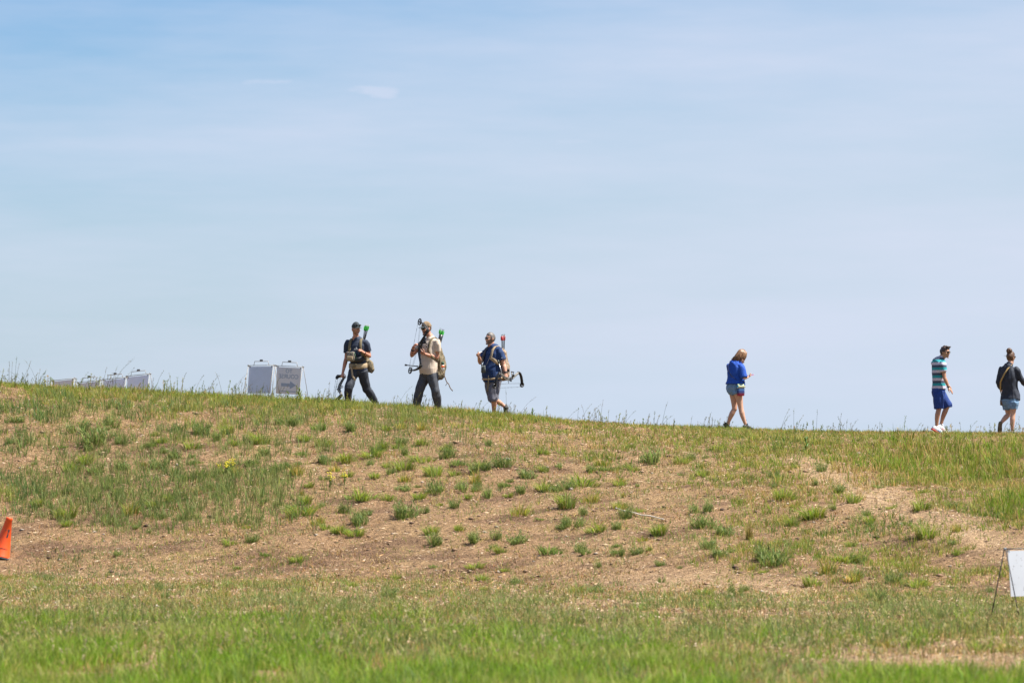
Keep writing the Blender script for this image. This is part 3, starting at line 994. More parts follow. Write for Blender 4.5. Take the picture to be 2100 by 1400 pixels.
class Person:
    """joints are read off the photograph (crop pixels + depth) into metres around the feet"""

    def __init__(self, label, crop, basex, basey, dist, face, female=False, h=1.8):
        self.ox, self.oy, self.s = crop
        self.bx, self.by = basex, basey
        x = (basex - 1050) / FPX * dist
        z = float(terrain(x, dist, True))
        self.root = empty('person', (x, dist, z), label, 'person')
        self.F = Vector((face[0], face[1], 0)).normalized()
        self.Lf = Vector((-self.F.y, self.F.x, 0))
        self.female = female
        self.k = h / 1.8
        self.J = {}

    def p(self, cx, cy, dep=0.0):
        return Vector(((cx / self.s + self.ox - self.bx) / PXM, dep, (self.by - cy / self.s - self.oy) / PXM))

    def world(self, v):
        return self.root.location + v

    def pose(self, neck, hip, sh, hw=None, **kw):
        """neck/hip/sh: centre points; the rest: explicit joints"""
        k = self.k
        sw = (0.165 if self.female else 0.19) * k if hw is None else hw
        J = self.J
        J['neck'], J['hip'], J['sh'] = neck, hip, sh
        dn = Vector((0, 0, .030 * k))
        J['lsh'], J['rsh'] = sh + self.Lf * sw - dn, sh - self.Lf * sw - dn
        J['lhip'], J['rhip'] = hip + self.Lf * .088 * k, hip - self.Lf * .088 * k
        J.update(kw)

    def tor(self, lat, fwd, t):
        """torso frame: t=0 hip joint, 1 shoulder line"""
        if t <= 1:
            c = lerp(self.J['hip'], self.J['sh'], t)
        else:
            h = (self.J['sh'] - self.J['hip']).length
            n = self.J['neck'] - self.J['sh']
            n = n * (.10 * h / max(.02, n.z))
            c = self.J['sh'] + n * min(1.8, (t - 1) / .10)
        return c + self.Lf * lat + self.F * fwd

    def tos(self, lat, fwd, t):
        """the same frame, going straight up above the shoulders"""
        return self.J['hip'] + (self.J['sh'] - self.J['hip']) * t + self.Lf * lat + self.F * fwd

    def torso(self, bm, prof, grow=0.0, n=20, t0=None, t1=None, flat=True):
        st = []
        for t, w_, dp, off in prof:
            if (t0 is None or t > t0 + .01) and (t1 is None or t < t1 - .01): st.append((t, w_, dp, off))
        T = [q[0] for q in prof]
        for e, pos in ((t0, 0), (t1, len(st))):
            if e is not None:
                row = (e, *[float(np.interp(e, T, [q[i] for q in prof])) for i in (1, 2, 3)])
                st = [row] + st if pos == 0 else st + [row]
        st = [(self.tor(0, off, t), w_ + grow, dp + grow) for t, w_, dp, off in st]
        tube(bm, st, n=n, xh=self.Lf, sq=2.35)

    def prof(self, w, belly=0.0):
        k = self.k
        f = self.female
        base = [(-.20, .07, .06, -.005), (-.10, .150, .095, -.012), (.02, .170 if not f else .178, .118, -.012), (.18, .160, .108, 0), (.34, .145 if not f else .128, .100, 0.004),
                (.52, .155 if not f else .138, .108, .008), (.68, .170 if not f else .150, .118 if not f else .125, .010), (.82, .178 if not f else .155, .112, .004), (.92, .168 if not f else .142, .094, -.006),
                (1.0, .135 if not f else .112, .080, -.012), (1.06, .100 if not f else .082, .070, -.010), (1.12, .068 if not f else .056, .062, -.002), (1.18, .052, .055, .008)]
        out = []
        for t, a, b, o in base:
            g = math.exp(-((t - .30) / .28) ** 2) * belly
            out.append((t, (a + .35 * g) * w * k, (b + .55 * g) * w * k, (o + .5 * g) * k))
        return out

    def arm(self, bm, s, grow=0.0, to=1.0, sl=None, flare=0.0, n=12):
        """upper arm + forearm; 'to' 0..1 upper arm, 1..2 forearm"""
        J = self.J
        a, e, w_ = J[s + 'sh'], J[s + 'el'], J[s + 'wr']
        k = self.k * (.86 if self.female else 1.0) * self.armk
        U = [(0, .050), (.12, .056), (.22, .056), (.45, .050), (.75, .043), (.95, .040), (1.0, .040), (1.1, .042), (1.3, .043), (1.6, .036), (1.85, .029), (2.0, .026)]
        st = []
        inn = self.tor(.0, 0, .90) + (a - self.tor(0, 0, .98)) * .55
        st.append((inn, .05 * k + grow, .05 * k + grow))
        if grow: st.append((lerp(inn, a, .6) + Vector((0, 0, .004)), .056 * k + grow, .056 * k + grow))

        def at(u):
            return lerp(a, e, u) if u <= 1 else lerp(e, w_, u - 1)
        for u, r in U:
            if u > to: break
            last = u
            st.append((at(u), r * k + grow + flare * u, r * k + grow + flare * u))
        if last < to:
            r = np.interp(to, [q[0] for q in U], [q[1] for q in U])
            st.append((at(to), r * k + grow + flare * to, r * k + grow + flare * to))
        tube(bm, st, n=n)

    def leg(self, bm, s, grow=0.0, to=2.0, frm=0.0, flare=0.0, n=14, k2=1.0):
        J = self.J
        h, kn, an = J[s + 'hip'], J[s + 'kn'], J[s + 'an']
        k = self.k * k2
        f = self.female
        U = [(-.15, .088), (0, .094 if not f else .098), (.2, .090 if not f else .094), (.5, .074), (.8, .060), (.95, .056), (1.0, .055), (1.1, .053), (1.3, .057), (1.5, .050), (1.75, .038), (1.92, .034), (2.0, .036)]
        # calf sits behind the bone
        sh_dir = (an - kn).normalized()
        back = -(self.F - sh_dir * self.F.dot(sh_dir))
        back = back.normalized() if back.length > .1 else Vector((0, 0, 0))

        def at(u):
            q = lerp(h, kn, u) if u <= 1 else lerp(kn, an, u - 1)
            if 1 < u < 2: q = q + back * .020 * math.sin((u - 1) * math.pi)
            return q
        st = []
        for u, r in U:
            if u < frm or u > to: continue
            g = grow + flare * max(0, u)
            st.append((at(u), r * k + g, r * k + g))
        if st and to < 2.0:
            r = np.interp(to, [q[0] for q in U], [q[1] for q in U]); g = grow + flare * to
            st.append((at(to), r * k + g, r * k + g))
        tube(bm, st, n=n)

    def footframe(self, s):
        J = self.J
        an, toe = J[s + 'an'], J[s + 'toe']
        d = (toe - an)
        kn = J[s + 'kn']
        up = (kn - an).normalized()
        f = (d - up * d.dot(up) * .35).normalized()
        side = f.cross(Vector((0, 0, 1)) if abs(f.z) < .95 else up).normalized()
        u = side.cross(f).normalized()
        if u.dot(up) < 0: u = -u
        return an, f, side, u

    def foot(self, bm, s, grow=0.0, k=1.0):
        an, f, sd, u = self.footframe(s)
        k *= self.k * (.86 if self.female else 1)
        b = an - u * .075 * k
        st = [(b - f * .065 * k + u * .030 * k, .026 * k + grow, .026 * k + grow), (b - f * .045 * k + u * .036 * k, .034 * k + grow, .036 * k + grow),
              (b + f * .02 * k + u * .042 * k, .036 * k + grow, .042 * k + grow), (b + f * .08 * k + u * .032 * k, .042 * k + grow, .032 * k + grow),
              (b + f * .14 * k + u * .024 * k, .046 * k + grow, .023 * k + grow), (b + f * .185 * k + u * .018 * k, .036 * k + grow, .017 * k + grow), (b + f * .205 * k + u * .015 * k, .018 * k + grow, .010 * k + grow)]
        tube(bm, st, n=12, xh=sd, sq=2.4, cap='round')
        tube(bm, [(an + u * .02, .034 * k + grow, .036 * k + grow), (an - u * .05 * k, .036 * k + grow, .042 * k + grow)], n=10, xh=sd)

    def shoe(self, s, mat_up, mat_sole, name='shoe', high=.05, mat_mark=None):
        an, f, sd, u = self.footframe(s)
        k = self.k * (.86 if self.female else 1)
        b = an - u * .075 * k
        bm = bmesh.new()
        g = .011
        st = [(b - f * .082 * k + u * .036 * k, .024 * k + g, .026 * k + g), (b - f * .05 * k + u * .042 * k, .033 * k + g, .036 * k + g),
              (b + f * .02 * k + u * .046 * k, .036 * k + g, .042 * k + g), (b + f * .08 * k + u * .038 * k, .041 * k + g, .034 * k + g),
              (b + f * .14 * k + u * .029 * k, .045 * k + g, .024 * k + g), (b + f * .19 * k + u * .022 * k, .036 * k + g, .017 * k + g), (b + f * .215 * k + u * .019 * k, .018 * k + g, .010 * k + g)]
        tube(bm, st, n=14, xh=sd, sq=2.5, cap='round')
        tube(bm, [(b + u * .05 * k, .046 * k, .05 * k), (an + u * high, .043 * k, .045 * k)], n=12, xh=sd)
        o = remesh(bm, name, mat_up, self.root, .008, 2)
        # sole
        bm = bmesh.new()
        oz = lambda q: -q * .012
        st = [(b - f * .098 * k, .030 * k, .013), (b - f * .06 * k, .045 * k, .014), (b + f * .03 * k, .045 * k, .014), (b + f * .12 * k, .057 * k, .013), (b + f * .19 * k, .050 * k, .012), (b + f * .232 * k + u * .004, .024 * k, .010)]
        tube(bm, st, n=14, xh=sd, sq=3.2, cap='flat')
        obj('sole', bm, mat_sole, o)
        if mat_mark:
            bm = bmesh.new()
            for q in (.03, .055, .08):
                tube(bm, [(b + f * q * k + u * .02 * k - sd * .053 * k, .007, .004), (b + f * (q + .012) * k + u * .062 * k - sd * .046 * k, .006, .004)], n=6, xh=f)
                tube(bm, [(b + f * q * k + u * .02 * k + sd * .053 * k, .007, .004), (b + f * (q + .012) * k + u * .062 * k + sd * .046 * k, .006, .004)], n=6, xh=f)
            obj('shoe_stripes', bm, mat_mark, o)
        return o

    def hand(self, bm, s, tip, palm_n, curl=.5, spread=.12, thumb_side=None, k=None):
        """tip: where the knuckles point; palm_n: direction the palm faces"""
        k = (self.k * (.9 if self.female else 1.0)) if k is None else k
        w_ = self.J[s + 'wr']
        d = (tip - w_).normalized()
        nrm = (palm_n - d * palm_n.dot(d)).normalized()
        sd = d.cross(nrm).normalized()
        if thumb_side is not None and sd.dot(thumb_side) < 0: sd = -sd
        # palm
        tube(bm, [(w_ - d * .02 * k, .026 * k, .020 * k), (w_ + d * .02 * k, .034 * k, .018 * k), (w_ + d * .06 * k, .042 * k, .015 * k), (w_ + d * .09 * k, .040 * k, .013 * k)], n=12, xh=sd, sq=2.6)
        for i, (o, ln) in enumerate(((.030, .072), (.010, .080), (-.011, .074), (-.031, .058))):
            b = w_ + d * (.082 - abs(i - 1.2) * .003) * k + sd * o * k
            dr = (d + sd * (o / .03) * spread).normalized()
            pts = [b - dr * .02 * k, b]
            ang = 0
            p_ = b
            for j, fr in enumerate((.45, .30, .25)):
                ang += curl * (0.75, 1.0, .8)[j]
                dd = dr * math.cos(ang) + nrm * math.sin(ang)
                p_ = p_ + dd * ln * fr * k
                pts.append(p_)
            r = (.0090, .0088, .0084, .0078, .0068)
            tube(bm, [(q, rr * k, rr * k) for q, rr in zip(pts, r)], n=8, cap='round')
        b = w_ + d * .022 * k + sd * .028 * k
        t1 = b + (d * .55 + sd * .65 + nrm * .35).normalized() * .042 * k
        t2 = t1 + (d * .85 + sd * .15 + nrm * (.3 + .5 * curl)).normalized() * .032 * k
        t3 = t2 + (d * .8 - sd * .1 + nrm * (.3 + .6 * curl)).normalized() * .024 * k
        tube(bm, [(b - sd * .015 * k, .014 * k, .013 * k), (b, .0125 * k, .012 * k), (t1, .0105 * k, .010 * k), (t2, .0095 * k, .009 * k), (t3, .0075 * k, .007 * k)], n=8, cap='round')

    def setHead(self, c, yaw, pitch=0.0, k=1.0, roll=0.0):
        """c centre; yaw: horizontal direction the face points"""
        f = Vector((yaw[0], yaw[1], 0)).normalized()
        f = (f * math.cos(pitch) - Vector((0, 0, 1)) * math.sin(pitch)).normalized()
        l = Vector((0, 0, 1)).cross(f).normalized()
        u = f.cross(l)
        self.hc, self.hk = c, k * self.k ** .5
        self.HM = frame(l, f, u)          # local x = subject's left, y = forward, z = up

    def hp(self, x, y, z):
        return self.hc + self.HM @ (Vector((x, y, z)) * self.hk)

    @staticmethod
    def headfn(u, p):
        x, y, z = p
        if u.z < 0:
            t = min(1, -u.z)
            x *= 1 - .30 * t ** 1.3
            if u.y > 0: y = y * (1 - .05 * t) + .016 * t * u.y
            else: y *= 1 - .34 * t
        else:
            if u.y < 0: y *= 1.03
        if u.y > .2 and -.05 < u.z < .35: y -= .006 * (1 - abs(u.z - .15) / .2) * (1 if abs(u.x) > .15 else .3)
        return Vector((x, y, z))

    def head(self, bm):
        k = self.hk
        ell(bm, self.hc, .076 * k, .098 * k, .120 * k, M=self.HM, nu=24, nv=18, fn=lambda u, p: Person.headfn(u, p / k) * k if False else Person.headfn2(u, p, k))
        h = self.hp
        # nose
        tube(bm, [(h(0, .090, .022), .008 * k, .006 * k), (h(0, .102, -.004), .010 * k, .009 * k), (h(0, .113, -.024), .0145 * k, .011 * k), (h(0, .094, -.036), .012 * k, .009 * k)], n=8, xh=self.HM @ Vector((1, 0, 0)), cap='round')
        # brow, chin, lips
        tube(bm, [(h(-.046, .074, .030), .006 * k, .007 * k), (h(-.02, .090, .034), .007 * k, .007 * k), (h(.02, .090, .034), .007 * k, .007 * k), (h(.046, .074, .030), .006 * k, .007 * k)], n=8, cap='round')
        ell(bm, h(0, .082, -.100), .024 * k, .020 * k, .018 * k, M=self.HM)
        ell(bm, h(0, .093, -.058), .022 * k, .010 * k, .006 * k, M=self.HM)
        ell(bm, h(0, .091, -.068), .019 * k, .010 * k, .006 * k, M=self.HM)
        for sg in (-1, 1):
            ell(bm, h(sg * .079, -.008, -.006), .008 * k, .019 * k, .031 * k, M=self.HM, nu=10, nv=8)
            ell(bm, h(sg * .045, .066, -.022), .020 * k, .018 * k, .020 * k, M=self.HM, nu=10, nv=8)
        # neck
        nb = self.tor(0, 0, 1.04)
        r = (.050 if self.female else .060) * self.k
        tube(bm, [(nb, r * 1.15, r * 1.1), (lerp(nb, h(0, -.02, -.06), .5), r, r), (h(0, -.015, -.05), r * .95, r)], n=14)

    @staticmethod
    def headfn2(u, p, k):
        return Person.headfn(u, p / k) * k

    def face(self, glasses=None, mouth=None):
        h, k = self.hp, self.hk
        for sg in (-1, 1):
            bm = bmesh.new()
            ell(bm, h(sg * .031, .080, .012), .0125 * k, .0125 * k, .0105 * k, M=self.HM, nu=10, nv=8)
            e = obj('eye', bm, M['eye_white'], self.root)
            bm = bmesh.new()
            ell(bm, h(sg * .031, .0905, .011), .0055 * k, .003 * k, .0055 * k, M=self.HM, nu=8, nv=6)
            obj('iris', bm, M['dark_eye'], e)
        bm = bmesh.new()
        tube(bm, [(h(-.024, .088, -.063), .003 * k, .002 * k), (h(-.01, .1015, -.062), .006 * k, .0035 * k), (h(.01, .1015, -.062), .006 * k, .0035 * k), (h(.024, .088, -.063), .003 * k, .002 * k)], n=8, xh=self.HM @ Vector((0, 0, 1)))
        obj('mouth', bm, mouth or M['lip'], self.root)

    def glasses(self, name, mlens, mframe, thick=.004):
        h, k = self.hp, self.hk
        bm = bmesh.new()
        for sg in (-1, 1):
            tube(bm, [(h(sg * .062, .088, .016), .004, .004), (h(sg * .080, .05, .014), .004, .004), (h(sg * .083, -.01, .010), .0035, .0035)], n=6)
        tube(bm, [(h(-.062, .088, .022), .004, .004), (h(-.03, .103, .028), .004, .004), (h(0, .106, .022), .004, .004), (h(.03, .103, .028), .004, .004), (h(.062, .088, .022), .004, .004)], n=6)
        g = obj(name, bm, mframe, self.root)
        for sg in (-1, 1):
            bm = bmesh.new()
            x = (self.HM @ Vector((1, -.32 * sg, 0))).normalized(); z = self.HM @ Vector((0, 0, 1)); y = z.cross(x)
            prism(bm, [(math.copysign(abs(math.cos(a)) ** .7, math.cos(a)) * .027 * k, math.copysign(abs(math.sin(a)) ** .7, math.sin(a)) * .020 * k) for a in np.linspace(0, 6.283, 17)[:-1]],
                  frame(x, y, z), h(sg * .034, .100, .008), .004)
            obj('lens', bm, mlens, g, smooth=False)
        return g

    def hairshell(self, name, m, line, grow=.012, bump=.006, fr=55, seed=0.0, back=None, vox=.007, nape=-.06):
        """short hair: a cap of hair that dives under the skin below the hairline"""
        k = self.hk
        bm = bmesh.new()

        def fn(u, p):
            q = Person.headfn(u, p / k)
            zl = line(u)
            d = q.z - zl
            g = grow * max(-1.6, min(1, d / .014))
            nn = mnoise.noise(Vector((u.x * 4 + seed, u.y * 4, u.z * 4))) * bump + mnoise.noise(Vector((u.x * 11 + seed, u.y * 11, u.z * 11))) * bump * .7
            q = q * (1 + (g + (nn if d > 0 else 0)) / .1)
            return q * k
        ell(bm, self.hc, .076 * k, .098 * k, .120 * k, M=self.HM, nu=40, nv=30, fn=fn)
        return obj(name, bm, m, self.root)

    def finish_body(self, bm, skinmat, vox=.0068):
        o = remesh(bm, 'body', skinmat, self.root, vox, 2)
        return o


M = {
    'eye_white': mat('eye_white', (.7, .68, .65), rough=.3, var=.02),
    'dark_eye': mat('dark_eye', (.03, .02, .015), rough=.2, var=.1),
    'lip': mat('lip', (.32, .13, .10), rough=.5, var=.1),
    'skin_fair': skin('skin_fair', (.46, .245, .165)),
    'skin_ruddy': skin('skin_ruddy', (.43, .20, .13)),
    'skin_pale': skin('skin_pale', (.50, .29, .20)),
    'skin_tan': skin('skin_tan', (.40, .205, .125)),
    'navy': mat('navy_jersey', (.016, .025, .050), var=.25, scale=18, bump=.15, bscale=600),
    'blue_navy': mat('blue_shirt', (.004, .027, .105), var=.2, scale=18, bump=.15, bscale=600),
    'cream': mat('cream_jersey', (.52, .43, .35), var=.10, scale=16, bump=.15, bscale=600),
    'slate': mat('slate_trousers', (.050, .055, .070), var=.22, scale=20, bump=.15, bscale=600),
    'dark_slate': mat('dark_slate_trousers', (.022, .027, .040), var=.25, scale=20, bump=.15, bscale=600),
    'grey_short': mat('grey_shorts', (.115, .115, .145), var=.2, scale=22, bump=.15, bscale=600),
    'royal': mat('royal_blue_shorts', (.006, .036, .19), var=.2, scale=20, bump=.15, bscale=600),
    'cobalt': mat('cobalt_knit', (.004, .060, .36), var=.22, scale=22, bump=.15, bscale=600),
    'denim': mat('denim', (.13, .23, .36), var=.35, scale=26, bump=.15, bscale=600),
    'charcoal': mat('charcoal_jersey', (.016, .021, .036), var=.3, scale=18, bump=.15, bscale=600),
    'black': mat('black_rubber', (.014, .014, .016), rough=.55, var=.2),
    'black_metal': mat('black_metal', (.02, .021, .025), rough=.35, var=.2, metal=.3),
    'dark_lens': mat('dark_lens', (.008, .006, .006), rough=.08, var=.05),
    'white_shoe': mat('white_mesh', (.66, .67, .70), rough=.7, var=.08),
    'red': mat('red_rubber', (.62, .035, .030), rough=.5, var=.1),
    'blue_mark': mat('blue_mark', (.05, .13, .40), rough=.6, var=.1),
    'black_shoe': mat('black_shoe', (.018, .018, .020), rough=.6, var=.3, scale=60),
    'khaki_shoe': mat('khaki_sandal', (.12, .10, .065), rough=.75, var=.25),
    'brown_hair': mat('brown_hair', (.085, .042, .022), rough=.45, var=.45, scale=60),
    'blond_hair': mat('light_brown_hair', (.20, .105, .050), rough=.42, var=.5, scale=50),
    'grey_hair': mat('grey_hair', (.115, .10, .09), rough=.55, var=.45, scale=70),
    'dark_hair': mat('dark_hair', (.040, .022, .016), rough=.45, var=.4, scale=60),
    'beard_brown': mat('beard_brown', (.075, .034, .022), rough=.7, var=.4, scale=90),
    'stubble': mat('stubble', (.26, .135, .085), rough=.7, var=.3, scale=120),
    'beard_grey': mat('beard_grey', (.15, .105, .085), rough=.7, var=.5, scale=90),
    'olive_web': mat('olive_webbing', (.150, .120, .065), var=.25, scale=60, bump=.15, bscale=600),
    'tan_web': mat('tan_webbing', (.36, .27, .165), var=.18, scale=60, bump=.15, bscale=600),
    'dark_web': mat('dark_grey_webbing', (.06, .065, .075), var=.2, scale=60, bump=.15, bscale=600),
    'pack_camo': patches('pack_camo', [(.055, .045, .026), (.175, .135, .080), (.10, .085, .048), (.27, .215, .145), (.14, .11, .06)], scale=16),
    'pack_tan': patches('pack_tan_camo', [(.10, .065, .045), (.30, .225, .155), (.19, .135, .09), (.42, .33, .25), (.25, .18, .12)], scale=16),
    'pouch_camo': patches('pouch_camo', [(.02, .026, .02), (.25, .21, .165), (.05, .06, .04), (.40, .35, .29), (.12, .09, .09)], scale=26),
    'cap_dark': patches('dark_cap_cloth', [(.012, .016, .02), (.02, .035, .05), (.04, .06, .06), (.015, .02, .025)], scale=22),
    'cap_camo': patches('cap_camo', [(.10, .065, .035), (.23, .155, .085), (.16, .11, .06), (.30, .21, .125)], scale=22),
    'bow_camo': patches('bow_camo', [(.02, .02, .02), (.24, .23, .20), (.06, .06, .055), (.38, .36, .32), (.03, .03, .03)], scale=30, rough=.5),
    'carbon': mat('carbon', (.025, .026, .030), rough=.35, var=.2),
    'green_vane': mat('green_vane', (.02, .55, .03), rough=.45, var=.1),
    'red_vane': mat('red_vane', (.65, .02, .03), rough=.45, var=.1),
    'white_pl': mat('white_plastic', (.7, .7, .7), rough=.4, var=.04),
    'clear_nock': mat('pale_nock', (.6, .66, .62), rough=.3, var=.05),
    'orange': mat('orange_plastic', (.80, .13, .02), rough=.5, var=.08),
    'dk_green': mat('dark_green_cloth', (.03, .075, .045), var=.2),
    'optic': mat('optic_rubber', (.07, .085, .085), rough=.6, var=.2),
    'wood': mat('stick_wood', (.13, .085, .055), rough=.8, var=.4, scale=50),
    'silver': mat('grey_metal', (.45, .46, .47), rough=.35, metal=.7, var=.1),
    'print_blue': mat('print_blue', (.030, .060, .125), var=.05),
    'print_white': mat('print_white', (.5, .5, .48), var=.05),
}


def trousers(P, prof, m, to=1.93, grow=.016, flare=.004, top=.13, disp=(.006, 9, .55), name='trousers', k2=1.0, vox=.010):
    bm = bmesh.new()
    P.torso(bm, prof, grow=grow * .7, t1=top)
    for s in 'lr': P.leg(bm, s, grow=grow, to=to, flare=flare, k2=k2)
    return remesh(bm, name, m, P.root, vox, 3, disp)


def shirt(P, prof, m, to=.62, hem=-.06, grow=.017, flare=.012, disp=(.007, 8, .6), name='shirt', vox=.0095, sgrow=.017, arms='lr', hemgrow=.0):
    bm = bmesh.new()
    pr = [(t, w_ + hemgrow * max(0, .4 - t), d_ + hemgrow * max(0, .4 - t), o_) for t, w_, d_, o_ in prof]
    # cut the hem at the exact height
    ts = [q[0] for q in pr]
    hm = (hem, *[float(np.interp(hem, ts, [q[i] for q in pr])) for i in (1, 2, 3)])
    pr = [hm] + [q for q in pr if q[0] > hem + .02]
    P.torso(bm, pr, grow=grow, t1=1.07)
    P.torso(bm, pr, grow=.008, t0=1.0, t1=1.13)
    for s in arms: P.arm(bm, s, grow=sgrow, to=to, flare=flare)
    return remesh(bm, name, m, P.root, vox, 3, disp)


def beard(P, m, name='beard', zt=-.030, g=.008):
    k = P.hk
    bm = bmesh.new()

    def fn(u, p):
        q = Person.headfn(u, p / k)
        on = q.z < zt - .012 * max(0, u.y) + .028 * (abs(u.x) > .75) and u.y > -.15
        edge = .6 if on else -1.2
        nn = mnoise.noise(Vector((u.x * 14, u.y * 14, u.z * 14))) * .004
        if on and abs(u.x) < .28 and u.y > .5 and q.z > -.085 and q.z < -.045: edge = -1.0 if q.z > -.072 and q.z < -.052 else .5
        return q * (1 + (g * edge + (nn if on else 0)) / .1) * k
    ell(bm, P.hc, .076 * k, .098 * k, .120 * k, M=P.HM, nu=40, nv=30, fn=fn)
    ell(bm, P.hp(0, .080, -.106), .030 * k, .022 * k, .016 * k, M=P.HM)
    return obj(name, bm, m, P.root)


def cap(P, m, mb, name='cap', badge=None, tilt=0.0):
    k = P.hk
    bm = bmesh.new()

    def fn(u, p):
        q = Person.headfn(u, p / k)
        zl = .038 - .012 * u.y * -1
        d = q.z - (.036 + .010 * (u.y < 0) * u.y)
        g = .016 * max(-1.5, min(1, d / .008)) + (.010 * max(0, u.z) if d > 0 else 0)
        return q * (1 + g / .1) * k
    ell(bm, P.hc, .076 * k, .098 * k, .120 * k, M=P.HM, nu=36, nv=30, fn=fn)
    c = obj(name, bm, m, P.root)
    bm = bmesh.new()
    # brim
    pts = []
    X = P.HM @ Vector((1, 0, 0))
    st = []
    for q, wd, dz in ((.070, .072, .052), (.105, .074, .053), (.135, .068, .050), (.160, .052, .045), (.172, .028, .042)):
        st.append((P.hp(0, q, dz - .004), wd * k, .0045))
    tube(bm, st, n=16, xh=X, sq=2.2)
    # curve the sides of the brim down
    for v in bm.verts:
        l = P.HM.transposed() @ (v.co - P.hc)
        v.co -= (P.HM @ Vector((0, 0, 1))) * (l.x / (.07 * k)) ** 2 * .016
    obj('brim', bm, mb, c)
    bm = bmesh.new()
    ell(bm, P.hp(0, -.004, .142), .008 * k, .008 * k, .006 * k, M=P.HM, nu=8, nv=6)
    obj('cap_button', bm, mb, c)
    return c
# ---------------------------------------------------------------- gear builders
def local(base, name, label, cat, group=None):
    return empty(name, base, label, cat, group)


def strap(bm, pts, w=.026, t=.006, nrm=None, mi=0):
    """flat band along pts; pts may be (pos, width-axis)"""
    tube(bm, [(p, w, t, x) for p, x in pts], n=8, sq=3.0, mi=mi)


def arrow(root_pos, tail, tip, vane_mat, label, group, nock):
    o = local(root_pos, 'arrow', label, 'arrow', group)
    d = (tail - tip).normalized()
    bm = bmesh.new()
    wire(bm, [tip, tail], .0055)
    obj('shaft', bm, M['carbon'], o)
    x = d.orthogonal().normalized()
    y = d.cross(x)
    for k in range(3):
        a = 2.094 * k + tail.x * 40
        r = x * math.cos(a) + y * math.sin(a)
        nn = d.cross(r)
        bm = bmesh.new()
        ol = [(0, .004), (.015, .020), (.075, .022), (.10, .004)]
        prism(bm, [(-q[0], q[1]) for q in ol], frame(d, nn, r), tail - d * .015, .003)
        obj('vane', bm, vane_mat, o, smooth=False)
    bm = bmesh.new()
    wire(bm, [tail - d * .002, tail + d * .016], .0055)
    obj('nock', bm, nock, o)
    return o


